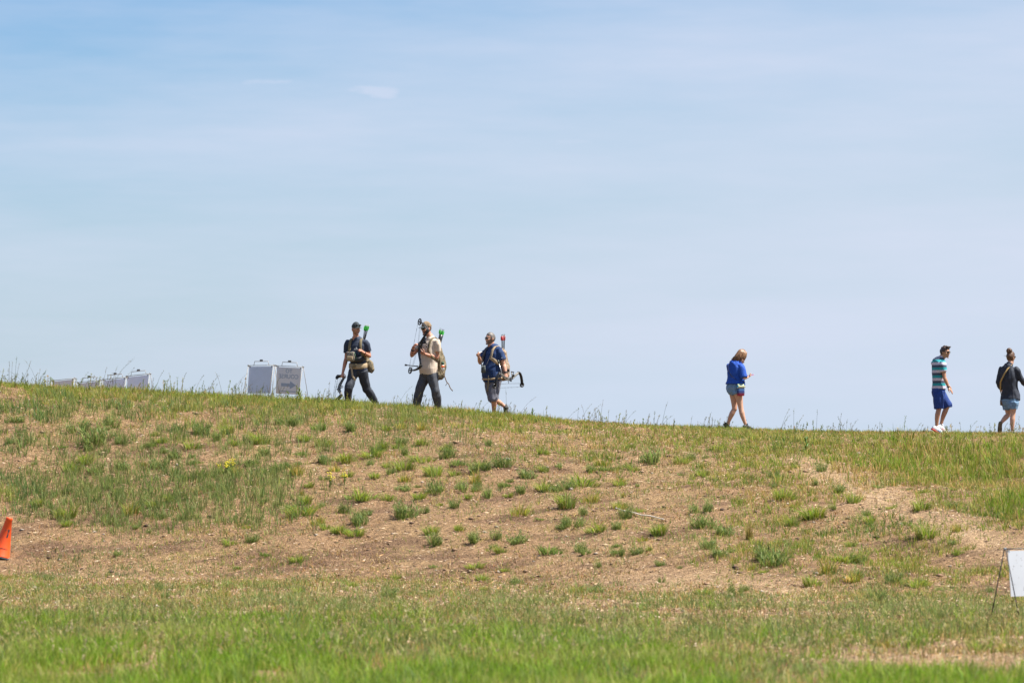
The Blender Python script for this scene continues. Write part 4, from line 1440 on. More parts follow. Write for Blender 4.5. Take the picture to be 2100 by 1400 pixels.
def bow(base, grip, Lx, Bx, label, s=1.0, m_riser=None, m_limb=None, stab=None, sight=True, quiver=False, ch=1.0):
    """compound bow. Lx along the bow, Bx from string to riser"""
    Lx = Lx.normalized(); Bx = (Bx - Lx * Bx.dot(Lx)).normalized(); Nx = Lx.cross(Bx)
    mr, ml = m_riser or M['black_metal'], m_limb or M['black']
    o = local(base, 'compound_bow', label, 'bow')
    Q = lambda l, b, n=0.0: grip + (Lx * l + Bx * (b - .17) + Nx * n) * s
    bm = bmesh.new()
    for sg in (-1, 1):                      # two rails with struts between: a skeleton riser
        ra = [(0, .165), (.05 * sg, .158), (.10 * sg, .172), (.17 * sg, .215), (.24 * sg, .262), (.30 * sg, .290)]
        rb = [(0, .195), (.05 * sg, .200), (.10 * sg, .212), (.17 * sg, .246), (.24 * sg, .285), (.31 * sg, .312)]
        tube(bm, [(Q(*p), .0095 * s * ch, .012 * s * ch) for p in ra], n=8, xh=Bx)
        tube(bm, [(Q(*p), .0095 * s * ch, .012 * s * ch) for p in rb], n=8, xh=Bx)
        for i in (2, 3, 4, 5):
            tube(bm, [(Q(*ra[i]), .007 * s, .009 * s), (Q(*rb[min(5, i)]), .007 * s, .009 * s)], n=6)
            if i < 5: tube(bm, [(Q(*ra[i]), .005 * s, .008 * s), (Q(*rb[i + 1]), .005 * s, .008 * s)], n=6)
    obj('riser', bm, mr, o)
    bm = bmesh.new()
    tube(bm, [(Q(-.055, .165), .018 * s, .015 * s), (Q(-.02, .158), .020 * s, .016 * s), (Q(.03, .160), .018 * s, .015 * s), (Q(.05, .168), .012 * s, .012 * s)], n=10, xh=Bx)
    obj('grip', bm, M['black'], o)
    ends = []
    for sg in (-1, 1):
        bm = bmesh.new()
        box(bm, Q(.305 * sg, .298), .05 * s, .030 * s, .035 * s, M=frame(Lx, Nx, Bx), bev=.004)
        obj('limb_pocket', bm, ml, o)
        for q in (-1, 1):
            bm = bmesh.new()
            pts = [(.285 * sg, .312), (.33 * sg, .285), (.375 * sg, .215), (.405 * sg, .130), (.420 * sg, .045)]
            tube(bm, [(Q(l, b, q * .019), .0075 * s * ch, .0105 * s * ch) for l, b in pts], n=8, xh=Bx, sq=3)
            obj('limb', bm, ml, o)
        # cam wheel: ring, spokes, hub
        c = Q(.420 * sg, .040)
        bm = bmesh.new()
        ring = [(c + (Lx * math.cos(a) * 1.0 + Bx * math.sin(a) * .82) * .050 * s, .009 * s * ch, .009 * s * ch) for a in np.linspace(0, 6.283, 21)]
        tube(bm, ring, n=6, xh=Nx)
        for a in (.4, 2.5, 4.6):
            tube(bm, [(c, .007 * s, .006 * s), (c + (Lx * math.cos(a) + Bx * math.sin(a) * .82) * .05 * s, .007 * s, .006 * s)], n=6)
        tube(bm, [(c - Nx * .03 * s, .009 * s, .009 * s), (c + Nx * .03 * s, .009 * s, .009 * s)], n=8)
        obj('cam_wheel', bm, M['black_metal'], o)
    bm = bmesh.new()
    wire(bm, [Q(-.42, -.002), Q(.42, -.002)], .0022)
    for l in (-.30, -.10, .0, .09, .28):
        wire(bm, [Q(l - .018, -.002), Q(l + .018, -.002)], .004)
    obj('bowstring', bm, M['black'], o)
    for q in (-1, 1):
        bm = bmesh.new()
        wire(bm, [Q(-.42, .075, q * .012), Q(-.03, .085, .03 + q * .006), Q(.42, .070, q * .012)], .002)
        obj('cable', bm, M['black'], o)
    bm = bmesh.new()
    wire(bm, [Q(-.03, .20), Q(-.03, .085, .032)], .005 * s)
    obj('cable_rod', bm, M['black'], o)
    if sight:
        bm = bmesh.new()
        tube(bm, [(Q(.08, .205, .02), .009 * s, .012 * s), (Q(.09, .31, .035), .008 * s, .010 * s)], n=8)
        c = Q(.06, .325, .035)
        ring = [(c + (Lx * math.cos(a) + Nx * math.sin(a)) * .030 * s, .008 * s, .007 * s) for a in np.linspace(0, 6.283, 15)]
        tube(bm, ring, n=6, xh=Bx)
        box(bm, Q(.10, .25, .032), .05 * s, .02 * s, .04 * s, M=frame(Lx, Nx, Bx), bev=.003)
        obj('sight', bm, M['black_metal'], o)
        bm = bmesh.new()
        tube(bm, [(Q(.035, .20, .018), .012 * s, .012 * s), (Q(.045, .135, .03), .010 * s, .012 * s)], n=8)
        ring = [(Q(.05, .13, .012) + (Lx * math.cos(a) + Nx * math.sin(a)) * .022 * s, .006 * s, .006 * s) for a in np.linspace(0, 6.283, 13)]
        tube(bm, ring, n=6, xh=Bx)
        obj('arrow_rest', bm, M['black'], o)
    if stab:
        a, b = stab
        bm = bmesh.new()
        wire(bm, [a, b], .010, n=8)
        tube(bm, [(lerp(a, b, .88), .017, .017), (b + (b - a).normalized() * .012, .020, .020)], n=10)
        tube(bm, [(a, .015, .015), (lerp(a, b, .12), .015, .015)], n=8)
        obj('stabilizer', bm, M['black_metal'], o)
    return o


def pack_straps(P, prof, bm, w=.027, lat=.115, mi=0, front=True, low=.42, out=.021, sides='lr', lift=.015):
    T = [q[0] for q in prof]
    D = lambda t: float(np.interp(t, T, [q[2] for q in prof]))
    O = lambda t: float(np.interp(t, T, [q[3] for q in prof]))
    W_ = lambda t: float(np.interp(t, T, [q[1] for q in prof]))
    for s in sides:
        sg = 1 if s == 'l' else -1
        pts = []
        for la, t, fr in ((.75, .80, -1), (.85, .95, -1), (.9, 1.05, -.62), (.92, 1.075 + lift, -.1), (.95, 1.05 + lift, .62), (1.0, .97, 1.05), (1.03, .84, 1), (1.08, .70, 1)):
            pts.append((P.tos(sg * lat * la, O(t) + (D(t) + out) * fr, t), P.Lf))
        for la, t, fr in ((.80, low + .14, .82), (.97, low + .07, .50), (1.0, low + .02, .0), (.97, low, -.5), (.7, low, -.95)):
            pts.append((P.tos(sg * (W_(t) + out) * la, O(t) + (D(t) + out) * fr, t), Vector((0, 0, 1)) + P.Lf * .5 * sg * max(0, fr)))
        strap(bm, pts, w=w, t=.008, mi=mi)


# ================================================================ first archer
P1 = Person('bearded man in navy t-shirt and dark cap striding with a bow in hand', (660, 640, 6.6667), 735, 836, 88.6, (-.30, -.95), h=1.84)
P1.armk = 1.02
P = P1
p = P.p
P.pose(neck=p(462, 368), hip=p(497, 812), sh=p(480, 405), hw=.195,
       lel=p(652, 612, -.02), lwr=p(580, 566, -.25), rel=p(330, 640, .10), rwr=p(285, 838, .02),
       lkn=p(606, 1055, .06), lan=p(735, 1252, .20), ltoe=p(700, 1310, .06), rkn=p(372, 1050, -.19), ran=p(345, 1262, -.06), rtoe=p(300, 1300, -.20))
pr = P.prof(1.0)
P.setHead(p(466, 244, -.03), (.45, -.89), .06, 1.04)
bm = bmesh.new()
P.torso(bm, pr, t0=-.12)
P.head(bm)
for s in 'lr':
    P.arm(bm, s, to=2.0); P.leg(bm, s); P.foot(bm, s)
P.hand(bm, 'l', p(500, 500, -.34), Vector((-.75, .25, -.6)), curl=.75, thumb_side=Vector((0, 0, 1)))
P.hand(bm, 'r', p(268, 925, -.02), Vector((.6, .6, 0)), curl=1.35, thumb_side=Vector((0, -1, 0)))
P.finish_body(bm, M['skin_ruddy'])
P.face()
shirt(P, pr, M['navy'], to=.66, hem=-.02, flare=.016)
trousers(P, pr, M['dark_slate'], top=.03, grow=.020, flare=.006, disp=(.009, 9, .6))
for s in 'lr': P.shoe(s, M['black_shoe'], M['black'])
cap(P, M['cap_dark'], M['cap_dark'])
P.hairshell('hair', M['brown_hair'], lambda u: .02 if u.y > .1 else -.035, grow=.005, bump=.001)
beard(P, M['stubble'], g=.004)
# sunglasses pushed up on the cap
bm = bmesh.new()
for sg in (-1, 1):
    ell(bm, P.hp(sg * .034, .112, .086), .030, .007, .019, M=P.HM, nu=12, nv=8)
    tube(bm, [(P.hp(sg * .062, .095, .090), .003, .003), (P.hp(sg * .094, .02, .080), .003, .003)], n=6)
obj('sunglasses', bm, M['dark_lens'], P.root)
# print on the chest: mountain peaks over letters
bm = bmesh.new()
up = Vector((0, 0, 1))
fm = frame(P.Lf, -P.F, up)
dpt = lambda t: float(np.interp(t, [q[0] for q in pr], [q[2] + q[3] for q in pr])) + .0225
for (x0, pts) in ((.045, [(-.055, 0), (-.03, .03), (-.012, .012), (0.0, .052), (.03, .018), (.06, 0)]),):
    prism(bm, pts, fm, P.tor(x0 - .02, dpt(.72) - .004, .70), .012)
obj('mountain_print', bm, M['print_white'], P.root, smooth=False)


def text_mesh(name, s, size, M3, loc, m, parent, depth=.004, mirror=False, align='CENTER', shear=0.0):
    cu = bpy.data.curves.new(name, 'FONT')
    cu.body = s; cu.size = size; cu.extrude = depth / 2; cu.align_x = align; cu.align_y = 'CENTER'; cu.offset = size * .012; cu.shear = shear
    t = bpy.data.objects.new(name, cu)
    COL.objects.link(t)
    dg = bpy.context.evaluated_depsgraph_get()
    me = bpy.data.meshes.new_from_object(t.evaluated_get(dg))
    bpy.data.objects.remove(t)
    X, Y = M3
    Z = X.cross(Y)
    mt = frame(X, Y, Z)
    me.transform(Matrix.Translation(loc) @ mt.to_4x4())
    if mirror: me.flip_normals()
    me.name = name
    me.materials.clear()
    return link_mesh(name, me, m, parent, smooth=False)


text_mesh('chest_lettering', 'KUIU', .098, (P.Lf, up), P.tor(.012, dpt(.60) - .001, .605), M['print_blue'], P.root, depth=.014)
# wristband
bm = bmesh.new()
w0 = lerp(P.J['lel'], P.J['lwr'], .86)
tube(bm, [(lerp(P.J['lel'], P.J['lwr'], .88), .034, .034), (lerp(P.J['lel'], P.J['lwr'], .97), .033, .033)], n=12)
obj('wristband', bm, M['black'], P.root)

B = P.root.location
pk = local(B, 'backpack', 'olive camouflage backpack with broad tan hip belt on the man in navy t-shirt', 'backpack')
bm = bmesh.new()
pack_straps(P, pr, bm, w=.030)
obj('shoulder_strap', bm, M['olive_web'], pk)
bm = bmesh.new()
tube(bm, [(P.tor(.02, -.20, -.04), .11, .055), (P.tor(.03, -.215, .06), .17, .085), (P.tor(.02, -.22, .3), .165, .10), (P.tor(.0, -.21, .6), .15, .10), (P.tor(0, -.19, .85), .13, .08), (P.tor(0, -.17, 1.0), .09, .05)], n=18, xh=P.Lf, sq=3)
tube(bm, [(P.tor(.19, -.17, -.06), .05, .06), (P.tor(.21, -.18, .04), .075, .08), (P.tor(.20, -.18, .22), .07, .075), (P.tor(.17, -.17, .34), .05, .05)], n=14, xh=P.Lf, sq=2.6)
remesh(bm, 'pack_bag', M['pack_camo'], pk, .012, 3, (.008, 8, 1)).matrix_parent_inverse = Matrix()
bm = bmesh.new()
bl = []
for a in np.linspace(-2.6, 2.6, 17):
    t = .17 - .03 * math.cos(a)
    wq, dq = .172 + .018, .118 + .026
    bl.append((P.tor(math.sin(a) * wq, math.cos(a) * dq - .01, t), up))
strap(bm, bl, w=.055, t=.010)
obj('hip_belt', bm, M['tan_web'], pk)
bm = bmesh.new()
box(bm, P.tor(-.03, .158, .145), .055, .03, .06, M=frame(P.Lf, P.F, up), bev=.008)
obj('buckle', bm, M['olive_web'], pk)
bm = bmesh.new()
strap(bm, [(P.tor(-.10, .150, .16), P.Lf), (P.tor(-.085, .155, .0), P.Lf), (P.tor(-.055, .20, -.2), P.Lf), (P.tor(0.0, .215, -.33), P.Lf)], w=.019, t=.004)
obj('strap_tail', bm, M['tan_web'], pk)
for c in pk.children: pass

po = local(B, 'chest_pouch', 'camouflage chest pouch strapped across the navy t-shirt', 'pouch')
bm = bmesh.new()
box(bm, P.tor(-.085, .185, .475), .165, .11, .20, M=frame(P.Lf, P.F, up), bev=.022)
obj('pouch_body', bm, M['pouch_camo'], po)
bm = bmesh.new()
box(bm, P.tor(-.085, .245, .42), .12, .035, .075, M=frame(P.Lf, P.F, up), bev=.012)
obj('pocket', bm, M['tan_web'], po)
bm = bmesh.new()
wire(bm, [P.tor(.0, .20, .60), P.tor(.03, .215, .48), P.tor(.05, .20, .36)], .010)
obj('lanyard', bm, M['dk_green'], po)
bm = bmesh.new()
tube(bm, [(P.tor(-.16, .10, .40), .045, .03), (P.tor(-.02, .165, .34), .05, .035), (P.tor(.08, .165, .36), .055, .035), (P.tor(.17, .10, .42), .05, .035)], n=12, xh=up, sq=2.5)
obj('harness', bm, M['black'], po)

for i, (tx, ty, dx, dep) in enumerate(((585, 185, -3, .20), (600, 176, 0, .16), (615, 182, 3, .21), (628, 188, 5, .17), (640, 186, 7, .19), (607, 200, 2, .24))):
    arrow(B, p(tx, ty, dep), p(560 + dx * 2.2, 420, dep + .02), M['green_vane'], 'green-fletched arrow in the bundle behind the man in navy t-shirt', 'green-fletched arrows of the man in navy t-shirt', M['clear_nock'])

bow(B, p(235, 1045, -.06), Vector((-.10, -.62, -.78)), Vector((.75, -.55, .35)), 'compound bow hanging vertically from the hand of the man in navy t-shirt', s=.80, ch=2.6, m_riser=M['bow_camo'],
    m_limb=M['black_metal'], stab=None)

# ================================================================ second archer
P2 = Person('bearded man in a cream t-shirt and grey trousers holding a tall bow upright', (800, 630, 6.3636), 875, 841, 88.4, (-.72, -.69), h=1.86)
P2.armk = 1.05
P = P2
p = P.p
P.pose(neck=p(520, 378), hip=p(503, 860), sh=p(527, 420), hw=.20,
       lel=p(618, 648, -.10), lwr=p(452, 602, -.27), rel=p(283, 618, .0), rwr=p(303, 508, -.12),
       lkn=p(592, 1085, -.10), lan=p(622, 1312, .02), ltoe=p(575, 1345, -.14), rkn=p(383, 1075, .02), ran=p(325, 1305, .12), rtoe=p(270, 1340, .0))
pr = P.prof(1.02, belly=.05)
P.setHead(p(476, 270, -.02), (-.80, -.60), .10, 1.04)
bm = bmesh.new()
P.torso(bm, pr, t0=-.12)
P.head(bm)
for s in 'lr':
    P.arm(bm, s, to=2.0); P.leg(bm, s); P.foot(bm, s)
P.hand(bm, 'l', p(385, 565, -.30), Vector((-.2, .7, .7)), curl=.75, thumb_side=Vector((0, 0, 1)))
P.hand(bm, 'r', p(345, 460, -.16), Vector((.75, -.3, -.4)), curl=.85, thumb_side=Vector((-.6, -.2, .7)))
P.finish_body(bm, M['skin_ruddy'])
P.face()
shirt(P, pr, M['cream'], to=.62, hem=.02, flare=.022, grow=.022, disp=(.009, 7, .6))
trousers(P, pr, M['slate'], top=.05, grow=.024, flare=.010, disp=(.011, 8, .6))
for s in 'lr': P.shoe(s, M['black_shoe'], M['black'])
cap(P, M['cap_camo'], M['cap_dark'])
P.hairshell('hair', M['brown_hair'], lambda u: .02 if u.y > .1 else -.04, grow=.006, bump=.001)
beard(P, M['beard_brown'], g=.012)
P.glasses('sunglasses', M['dark_lens'], M['black'])
bm = bmesh.new()
tube(bm, [(lerp(P.J['rel'], P.J['rwr'], .60), .040, .040), (lerp(P.J['rel'], P.J['rwr'], .72), .038, .038)], n=12)
obj('wristwatch', bm, M['black'], P.root)

B = P.root.location
bow(B, p(388, 515, -.34), Vector((22, -6, 112)), Vector((.62, -.78, -.15)), 'tall black compound bow held upright before the man in cream t-shirt', s=1.22, ch=1.12, stab=(p(372, 765, -.36), p(205, 748, -.42)))

pk = local(B, 'backpack', 'slim brown camouflage backpack on the man in cream t-shirt', 'backpack')
bm = bmesh.new()
pack_straps(P, pr, bm, w=.030, out=.026, sides='l')
obj('shoulder_strap', bm, M['olive_web'], pk)
bm = bmesh.new()
pack_straps(P, pr, bm, w=.034, out=.030, lat=.10, sides='r')
obj('shoulder_strap', bm, M['dark_web'], pk)
bm = bmesh.new()
tube(bm, [(P.tor(.02, -.22, -.14), .13, .07), (P.tor(.02, -.25, -.02), .15, .10), (P.tor(.02, -.27, .22), .14, .13), (P.tor(.0, -.25, .5), .13, .12), (P.tor(0, -.20, .74), .10, .07), (P.tor(0, -.17, .90), .07, .04)], n=18, xh=P.Lf, sq=3)
tube(bm, [(P.tor(.06, -.17, -.17), .06, .05), (P.tor(.07, -.19, -.08), .09, .085), (P.tor(.07, -.20, .05), .08, .08)], n=14, xh=P.Lf, sq=2.6)
remesh(bm, 'pack_bag', M['pack_camo'], pk, .012, 3, (.008, 8, 1))
bm = bmesh.new()
tube(bm, [(P.tor(-.02, -.395, .10), .07, .012), (P.tor(-.02, -.415, .20), .085, .016), (P.tor(-.01, -.36, .55), .03, .012)], n=10, xh=P.Lf, sq=3)
obj('pack_flap', bm, M['dk_green'], pk)
bm = bmesh.new()
strap(bm, [(P.tor(.10, -.16, .7), P.F), (P.tor(.155, -.17, .45), P.F), (P.tor(.15, -.18, .2), P.F), (P.tor(.13, -.18, .0), P.F)], w=.016, t=.005)
obj('compression_strap', bm, M['olive_web'], pk)
bo = local(B, 'water_bottle', 'white-capped bottle with orange band in the side of the camouflage backpack', 'bottle')
bm = bmesh.new()
tube(bm, [(p(694, 830, -.12), .022, .022), (p(692, 782, -.12), .030, .030), (p(690, 745, -.12), .030, .030)], n=14)
obj('bottle_body', bm, M['white_pl'], bo)
bm = bmesh.new()
tube(bm, [(p(691, 778, -.12), .033, .033), (p(690, 750, -.12), .033, .033)], n=14)
obj('band', bm, M['orange'], bo)
bm = bmesh.new()
tube(bm, [(p(690, 745, -.12), .030, .030), (p(688, 700, -.12), .027, .027)], n=14)
obj('bottle_sleeve', bm, M['dk_green'], bo)

qv = tag(obj('quiver', tube(bmesh.new(), [(p(610, 560, .10), .036, .036), (p(648, 420, .10), .042, .042), (p(668, 345, .10), .045, .045)], n=14), M['carbon']), 'dark tube quiver behind the shoulder of the man in cream t-shirt', 'quiver')
qv.location = B
for i, (tx, ty, dep) in enumerate(((652, 268, .08), (668, 278, .12), (684, 282, .07), (700, 284, .11), (662, 290, .14), (690, 295, .13))):
    arrow(B, p(tx, ty, dep), p(640 + (tx - 675) * .45, 480, .10), M['green_vane'], 'green-fletched arrow in the tube quiver of the man in cream t-shirt', 'green-fletched arrows in the tube quiver', M['carbon'])
st_ = [(672, 800), (705, 870), (735, 955), (748, 975), (765, 990), (785, 1040), (800, 1062), (820, 1083)]
bm = bmesh.new()
tube(bm, [(p(a, b, -.02), .010, .010) for a, b in st_], n=8)
tube(bm, [(p(748, 975, -.02), .008, .008), (p(735, 1000, -.03), .006, .006), (p(720, 1014, -.03), .004, .004)], n=6)
o = obj('walking_stick', bm, M['wood'])
o.location = B
tag(o, 'crooked wooden stick poking down behind the man in cream t-shirt', 'stick')

# ================================================================ third archer
P3 = Person('stout grey-haired man in a blue t-shirt and grey shorts with bow at his side', (950, 670, 7.0), 1013, 855, 88.4, (-.74, -.67), h=1.76)
P3.armk = 1.12
P = P3
p = P.p
P.pose(neck=p(405, 285), hip=p(425, 790), sh=p(432, 330), hw=.20,
       lel=p(584, 560, -.16), lwr=p(612, 682, -.24), rel=p(243, 525, .02), rwr=p(222, 440, -.14),
       lkn=p(434, 1050, -.18), lan=p(432, 1272, -.06), ltoe=p(385, 1305, -.24), rkn=p(415, 1045, .08), ran=p(615, 1172, .18), rtoe=p(640, 1275, .10))
pr = P.prof(1.10, belly=.095)
P.setHead(p(390, 180, -.02), (-.86, -.51), .0, 1.06)
bm = bmesh.new()
P.torso(bm, pr, t0=-.12)
P.head(bm)
for s in 'lr':
    P.arm(bm, s, to=2.0); P.leg(bm, s, k2=1.06); P.foot(bm, s)
P.hand(bm, 'l', p(625, 775, -.28), Vector((-.3, .85, 0)), curl=1.25, thumb_side=Vector((-1, -.2, 0)))
P.hand(bm, 'r', p(190, 375, -.22), Vector((.6, -.2, -.5)), curl=1.0, thumb_side=Vector((.2, -.4, .9)))
P.finish_body(bm, M['skin_fair'])
P.face()
shirt(P, pr, M['blue_navy'], to=.66, hem=.02, flare=.030, grow=.020, sgrow=.015, disp=(.009, 7, .6))
trousers(P, pr, M['grey_short'], to=1.04, grow=.030, flare=.022, disp=(.009, 8, .6), name='shorts', top=.05)
for s in 'lr': P.shoe(s, M['black_shoe'], M['black'])
P.hairshell('hair', M['grey_hair'], lambda u: .055 + .02 * (abs(u.x) < .4) if u.y > .35 else (.0 if u.y > -.05 else -.05), grow=.008, bump=.002)
beard(P, M['beard_grey'], g=.007)
P.glasses('sunglasses', M['dark_lens'], M['black'])
bm = bmesh.new()
tube(bm, [(lerp(P.J['lel'], P.J['lwr'], .84), .038, .038), (lerp(P.J['lel'], P.J['lwr'], .97), .036, .036)], n=12)
obj('wristwatch', bm, M['black'], P.root)
bm = bmesh.new()
box(bm, lerp(P.J['lsh'], P.J['lel'], .52) + Vector((.005, -.078, 0)), .036, .008, .012, M=Matrix.Rotation(R(-8), 3, 'Y'))
obj('sleeve_badge', bm, M['print_white'], P.root, smooth=False)
for s, tt_ in (('l', 1.9), ('r', 1.9)):
    bm = bmesh.new()
    a_, k_ = P.J[s + 'an'], P.J[s + 'kn']
    tube(bm, [(lerp(k_, a_, .88), .046, .046), (lerp(k_, a_, 1.02), .045, .045)], n=12)
    obj('sock', bm, M['black'], P.root)

B = P.root.location
pk = local(B, 'backpack', 'tan camouflage backpack on the stout man in blue t-shirt', 'backpack')
bm = bmesh.new()
pack_straps(P, pr, bm, w=.036, out=.036, lift=.02, lat=.12, low=.52, sides='l')
obj('shoulder_strap', bm, M['tan_web'], pk)
bm = bmesh.new()
pack_straps(P, pr, bm, w=.034, out=.036, lift=.02, lat=.115, sides='r')
obj('shoulder_strap', bm, M['dark_web'], pk)
bm = bmesh.new()
tube(bm, [(P.tor(.02, -.20, .05), .14, .07), (P.tor(.02, -.24, .18), .165, .10), (P.tor(.02, -.25, .42), .16, .11), (P.tor(.0, -.23, .66), .14, .10), (P.tor(0, -.22, .9), .12, .085), (P.tor(0, -.20, 1.02), .09, .06)], n=18, xh=P.Lf, sq=3)
remesh(bm, 'pack_bag', M['pack_tan'], pk, .012, 3, (.012, 7, 1))
bm = bmesh.new()
bl = []
for a in np.linspace(-2.5, 2.5, 19):
    t = .085 - .03 * math.cos(a)
    D_ = float(np.interp(t, [q[0] for q in pr], [q[2] for q in pr])); O_ = float(np.interp(t, [q[0] for q in pr], [q[3] for q in pr])); W_ = float(np.interp(t, [q[0] for q in pr], [q[1] for q in pr]))
    bl.append((P.tor(math.sin(a) * (W_ + .034), math.cos(a) * (D_ + .038) + O_, t), up))
strap(bm, bl, w=.020, t=.009)
obj('hip_belt', bm, M['tan_web'], pk)
bm = bmesh.new()
strap(bm, [(p(365, 715, -.27), P.Lf), (p(360, 780, -.30), P.Lf), (p(350, 900, -.30), P.Lf), (p(345, 945, -.29), P.Lf)], w=.016, t=.004)
obj('strap_tail', bm, M['olive_web'], pk)
bm = bmesh.new()
strap(bm, [(p(690, 650, -.02), P.F), (p(705, 745, -.02), P.F)], w=.010, t=.004)
obj('compression_strap', bm, M['olive_web'], pk)
bm = bmesh.new()
box(bm, p(648, 640, -.10), .05, .05, .06, bev=.008)
obj('side_buckle', bm, M['black'], pk)

bi = local(B, 'binoculars', 'dark binoculars hanging against the belly of the stout man', 'binoculars')
c = p(300, 622, -.27)
for sg in (-1, 1):
    bm = bmesh.new()
    q = c + P.Lf * .030 * sg + P.F * .02
    tube(bm, [(q + up * -.075, .029, .029), (q + up * .02, .028, .028), (q + up * .05, .020, .020), (q + up * .075, .021, .021)], n=14)
    obj('barrel', bm, M['optic'], bi)
bm = bmesh.new()
box(bm, c + P.F * .02, .05, .03, .08, M=frame(P.Lf, P.F, up), bev=.006)
obj('hinge', bm, M['black'], bi)
bm = bmesh.new()
wire(bm, [c + up * .07 + P.Lf * .05, P.tor(.10, .255, .55), P.tor(.11, .16, .85), P.tor(.06, .03, 1.1)], .005)
wire(bm, [c + up * .07 - P.Lf * .05, P.tor(-.10, .245, .55), P.tor(-.10, .16, .85), P.tor(-.06, .03, 1.1)], .005)
obj('neck_strap', bm, M['black'], bi)

tp = local(B, 'trekking_pole', 'green and silver folded pole under the arm of the stout man', 'pole')
bm = bmesh.new()
tube(bm, [(p(512, 535, -.31), .009, .009), (p(570, 735, -.33), .008, .008)], n=8)
obj('shaft', bm, M['silver'], tp)
bm = bmesh.new()
tube(bm, [(p(498, 495, -.31), .022, .018), (p(506, 515, -.31), .020, .016), (p(513, 545, -.31), .011, .011)], n=10)
obj('handle', bm, M['optic'], tp)
# mouthpiece / hose at the far hand
hs = tag(obj('drinking_tube', wire(bmesh.new(), [p(205, 372, -.20), p(240, 378, -.17), p(275, 372, -.16)], .007, n=8), M['silver']), 'thin grey drinking tube held by the stout man', 'tube')
hs.location = B

for i, (tx, ty, dep) in enumerate(((550, 132, .10), (562, 126, .14), (574, 128, .09), (588, 120, .13), (596, 130, .10))):
    arrow(B, p(tx, ty, dep), p(572 + (tx - 574) * .7, 420, dep), M['red_vane'], 'red-fletched arrow standing in the tan backpack of the stout man', 'red-fletched arrows', M['carbon'])
bow(B, p(655, 768, -.33), Vector((1, 1.1, .06)), Vector((-.02, -.22, 1)), 'grey camouflage compound bow carried level at the side of the stout man', s=1.0, ch=1.55, m_riser=M['bow_camo'], m_limb=M['black_metal'])
# ================================================================ woman with the phone
P4 = Person('woman in a cobalt blue top and denim shorts walking with a phone', (1460, 700, 7.37), 1514, 877.5, 88.4, (.66, .75), female=True, h=1.70)
P4.armk = 1.0
P = P4
p = P.p
P.pose(neck=p(420, 275), hip=p(345, 700), sh=p(350, 315), hw=.165,
       rel=p(480, 520, -.20), rwr=p(545, 505, -.02), lel=p(330, 500, .26), lwr=p(480, 520, .22),
       lkn=p(345, 985, .06), lan=p(240, 1225, .12), ltoe=p(215, 1285, .24), rkn=p(432, 968, -.10), ran=p(512, 1240, -.10), rtoe=p(600, 1274, -.02))
P.J['ltoe'] = p(275, 1290, .16)
P.J['lhip'] = p(330, 715, .085); P.J['rhip'] = p(388, 718, -.085)
pr = P.prof(1.06, belly=.05)
P.setHead(p(455, 175, .03), (.80, .60), .45, 1.02)
bm = bmesh.new()
P.torso(bm, pr, t0=-.12)
P.head(bm)
for s in 'lr':
    P.arm(bm, s, to=2.0); P.leg(bm, s, k2=1.05); P.foot(bm, s)
P.hand(bm, 'r', p(590, 482, .03), Vector((-.2, .3, 1)), curl=.75, thumb_side=Vector((-.3, -.5, .8)))
P.hand(bm, 'l', p(560, 500, .22), Vector((.2, -.4, 1)), curl=.7, thumb_side=Vector((0, 0, 1)))
P.finish_body(bm, M['skin_pale'])
P.face()
bm = bmesh.new()
prs = [(t, a + .02 * sstep(.6, .2, t), b + .02 * sstep(.6, .2, t), o) for t, a, b, o in pr]
shirt(P, prs, M['cobalt'], to=.98, hem=.215, flare=.020, grow=.026, sgrow=.022, disp=(.009, 8, .35), name='top')
trousers(P, pr, M['denim'], to=.17, grow=.020, flare=.03, disp=(.006, 12, .8), name='shorts', top=.24, k2=1.04)
for s in 'lr': P.shoe(s, M['black_shoe'], M['black'])
# shoulder-length hair in many locks
bm = bmesh.new()
k = P.hk
rh = random.Random(9)
ell(bm, P.hp(0, -.008, .012), .088 * k, .108 * k, .120 * k, M=P.HM, nu=20, nv=14, fn=lambda u, q: q * (1 if (u.y < .30 or u.z > .72) else .80))
base_h = p(300, 262, -.02)
for i in range(210):
    a = rh.gauss(0, 1.05)                        # round the back of the head (0 = back)
    a = max(-2.35, min(2.35, a))
    c1, c2 = rh.uniform(.25, .75), rh.uniform(1.45, 1.75)
    S_ = lambda pol, g: P.hp(math.sin(a) * math.sin(pol) * .088 * g, -.008 - math.cos(a) * math.sin(pol) * .108 * g, .012 + math.cos(pol) * .120 * g)
    r0, r05, r1 = S_(c1, .98), S_((c1 + c2) / 2, 1.04), S_(c2, 1.05)
    ln_ = rh.uniform(.85, 1.4)
    r2 = r1 + Vector((-.030 + rh.uniform(-.015, .015), rh.uniform(-.02, .02), -.060)) * ln_
    r3 = r1 + Vector((-.075 + rh.uniform(-.03, .02), rh.uniform(-.03, .03), -.115)) * ln_
    tube(bm, [(r0, .006, .005), (r05, .012, .007), (r1, .013, .008), (r2, .011, .007), (r3, .003, .002)], n=6)
obj('hair', bm, M['blond_hair'], P.root)
B = P.root.location
ph = local(B, 'phone', 'small dark phone with pink case in the hands of the woman in blue', 'phone')
X = Vector((.85, .35, .25)).normalized(); Y = Vector((0, 0, 1)).cross(X).normalized(); Z = X.cross(Y)
bm = bmesh.new(); box(bm, p(588, 478, .07), .135, .068, .010, M=frame(X, Y, Z), bev=.004); obj('case', bm, mat('pink_case', (.55, .06, .30), rough=.4, var=.05), ph)
bm = bmesh.new(); box(bm, p(588, 478, .07) + Z * .0065, .125, .060, .004, M=frame(X, Y, Z), bev=.0015); obj('screen', bm, M['dark_lens'], ph)
hb = local(B, 'shoulder_bag', 'striped woven shoulder bag at the hip of the woman in blue', 'bag')
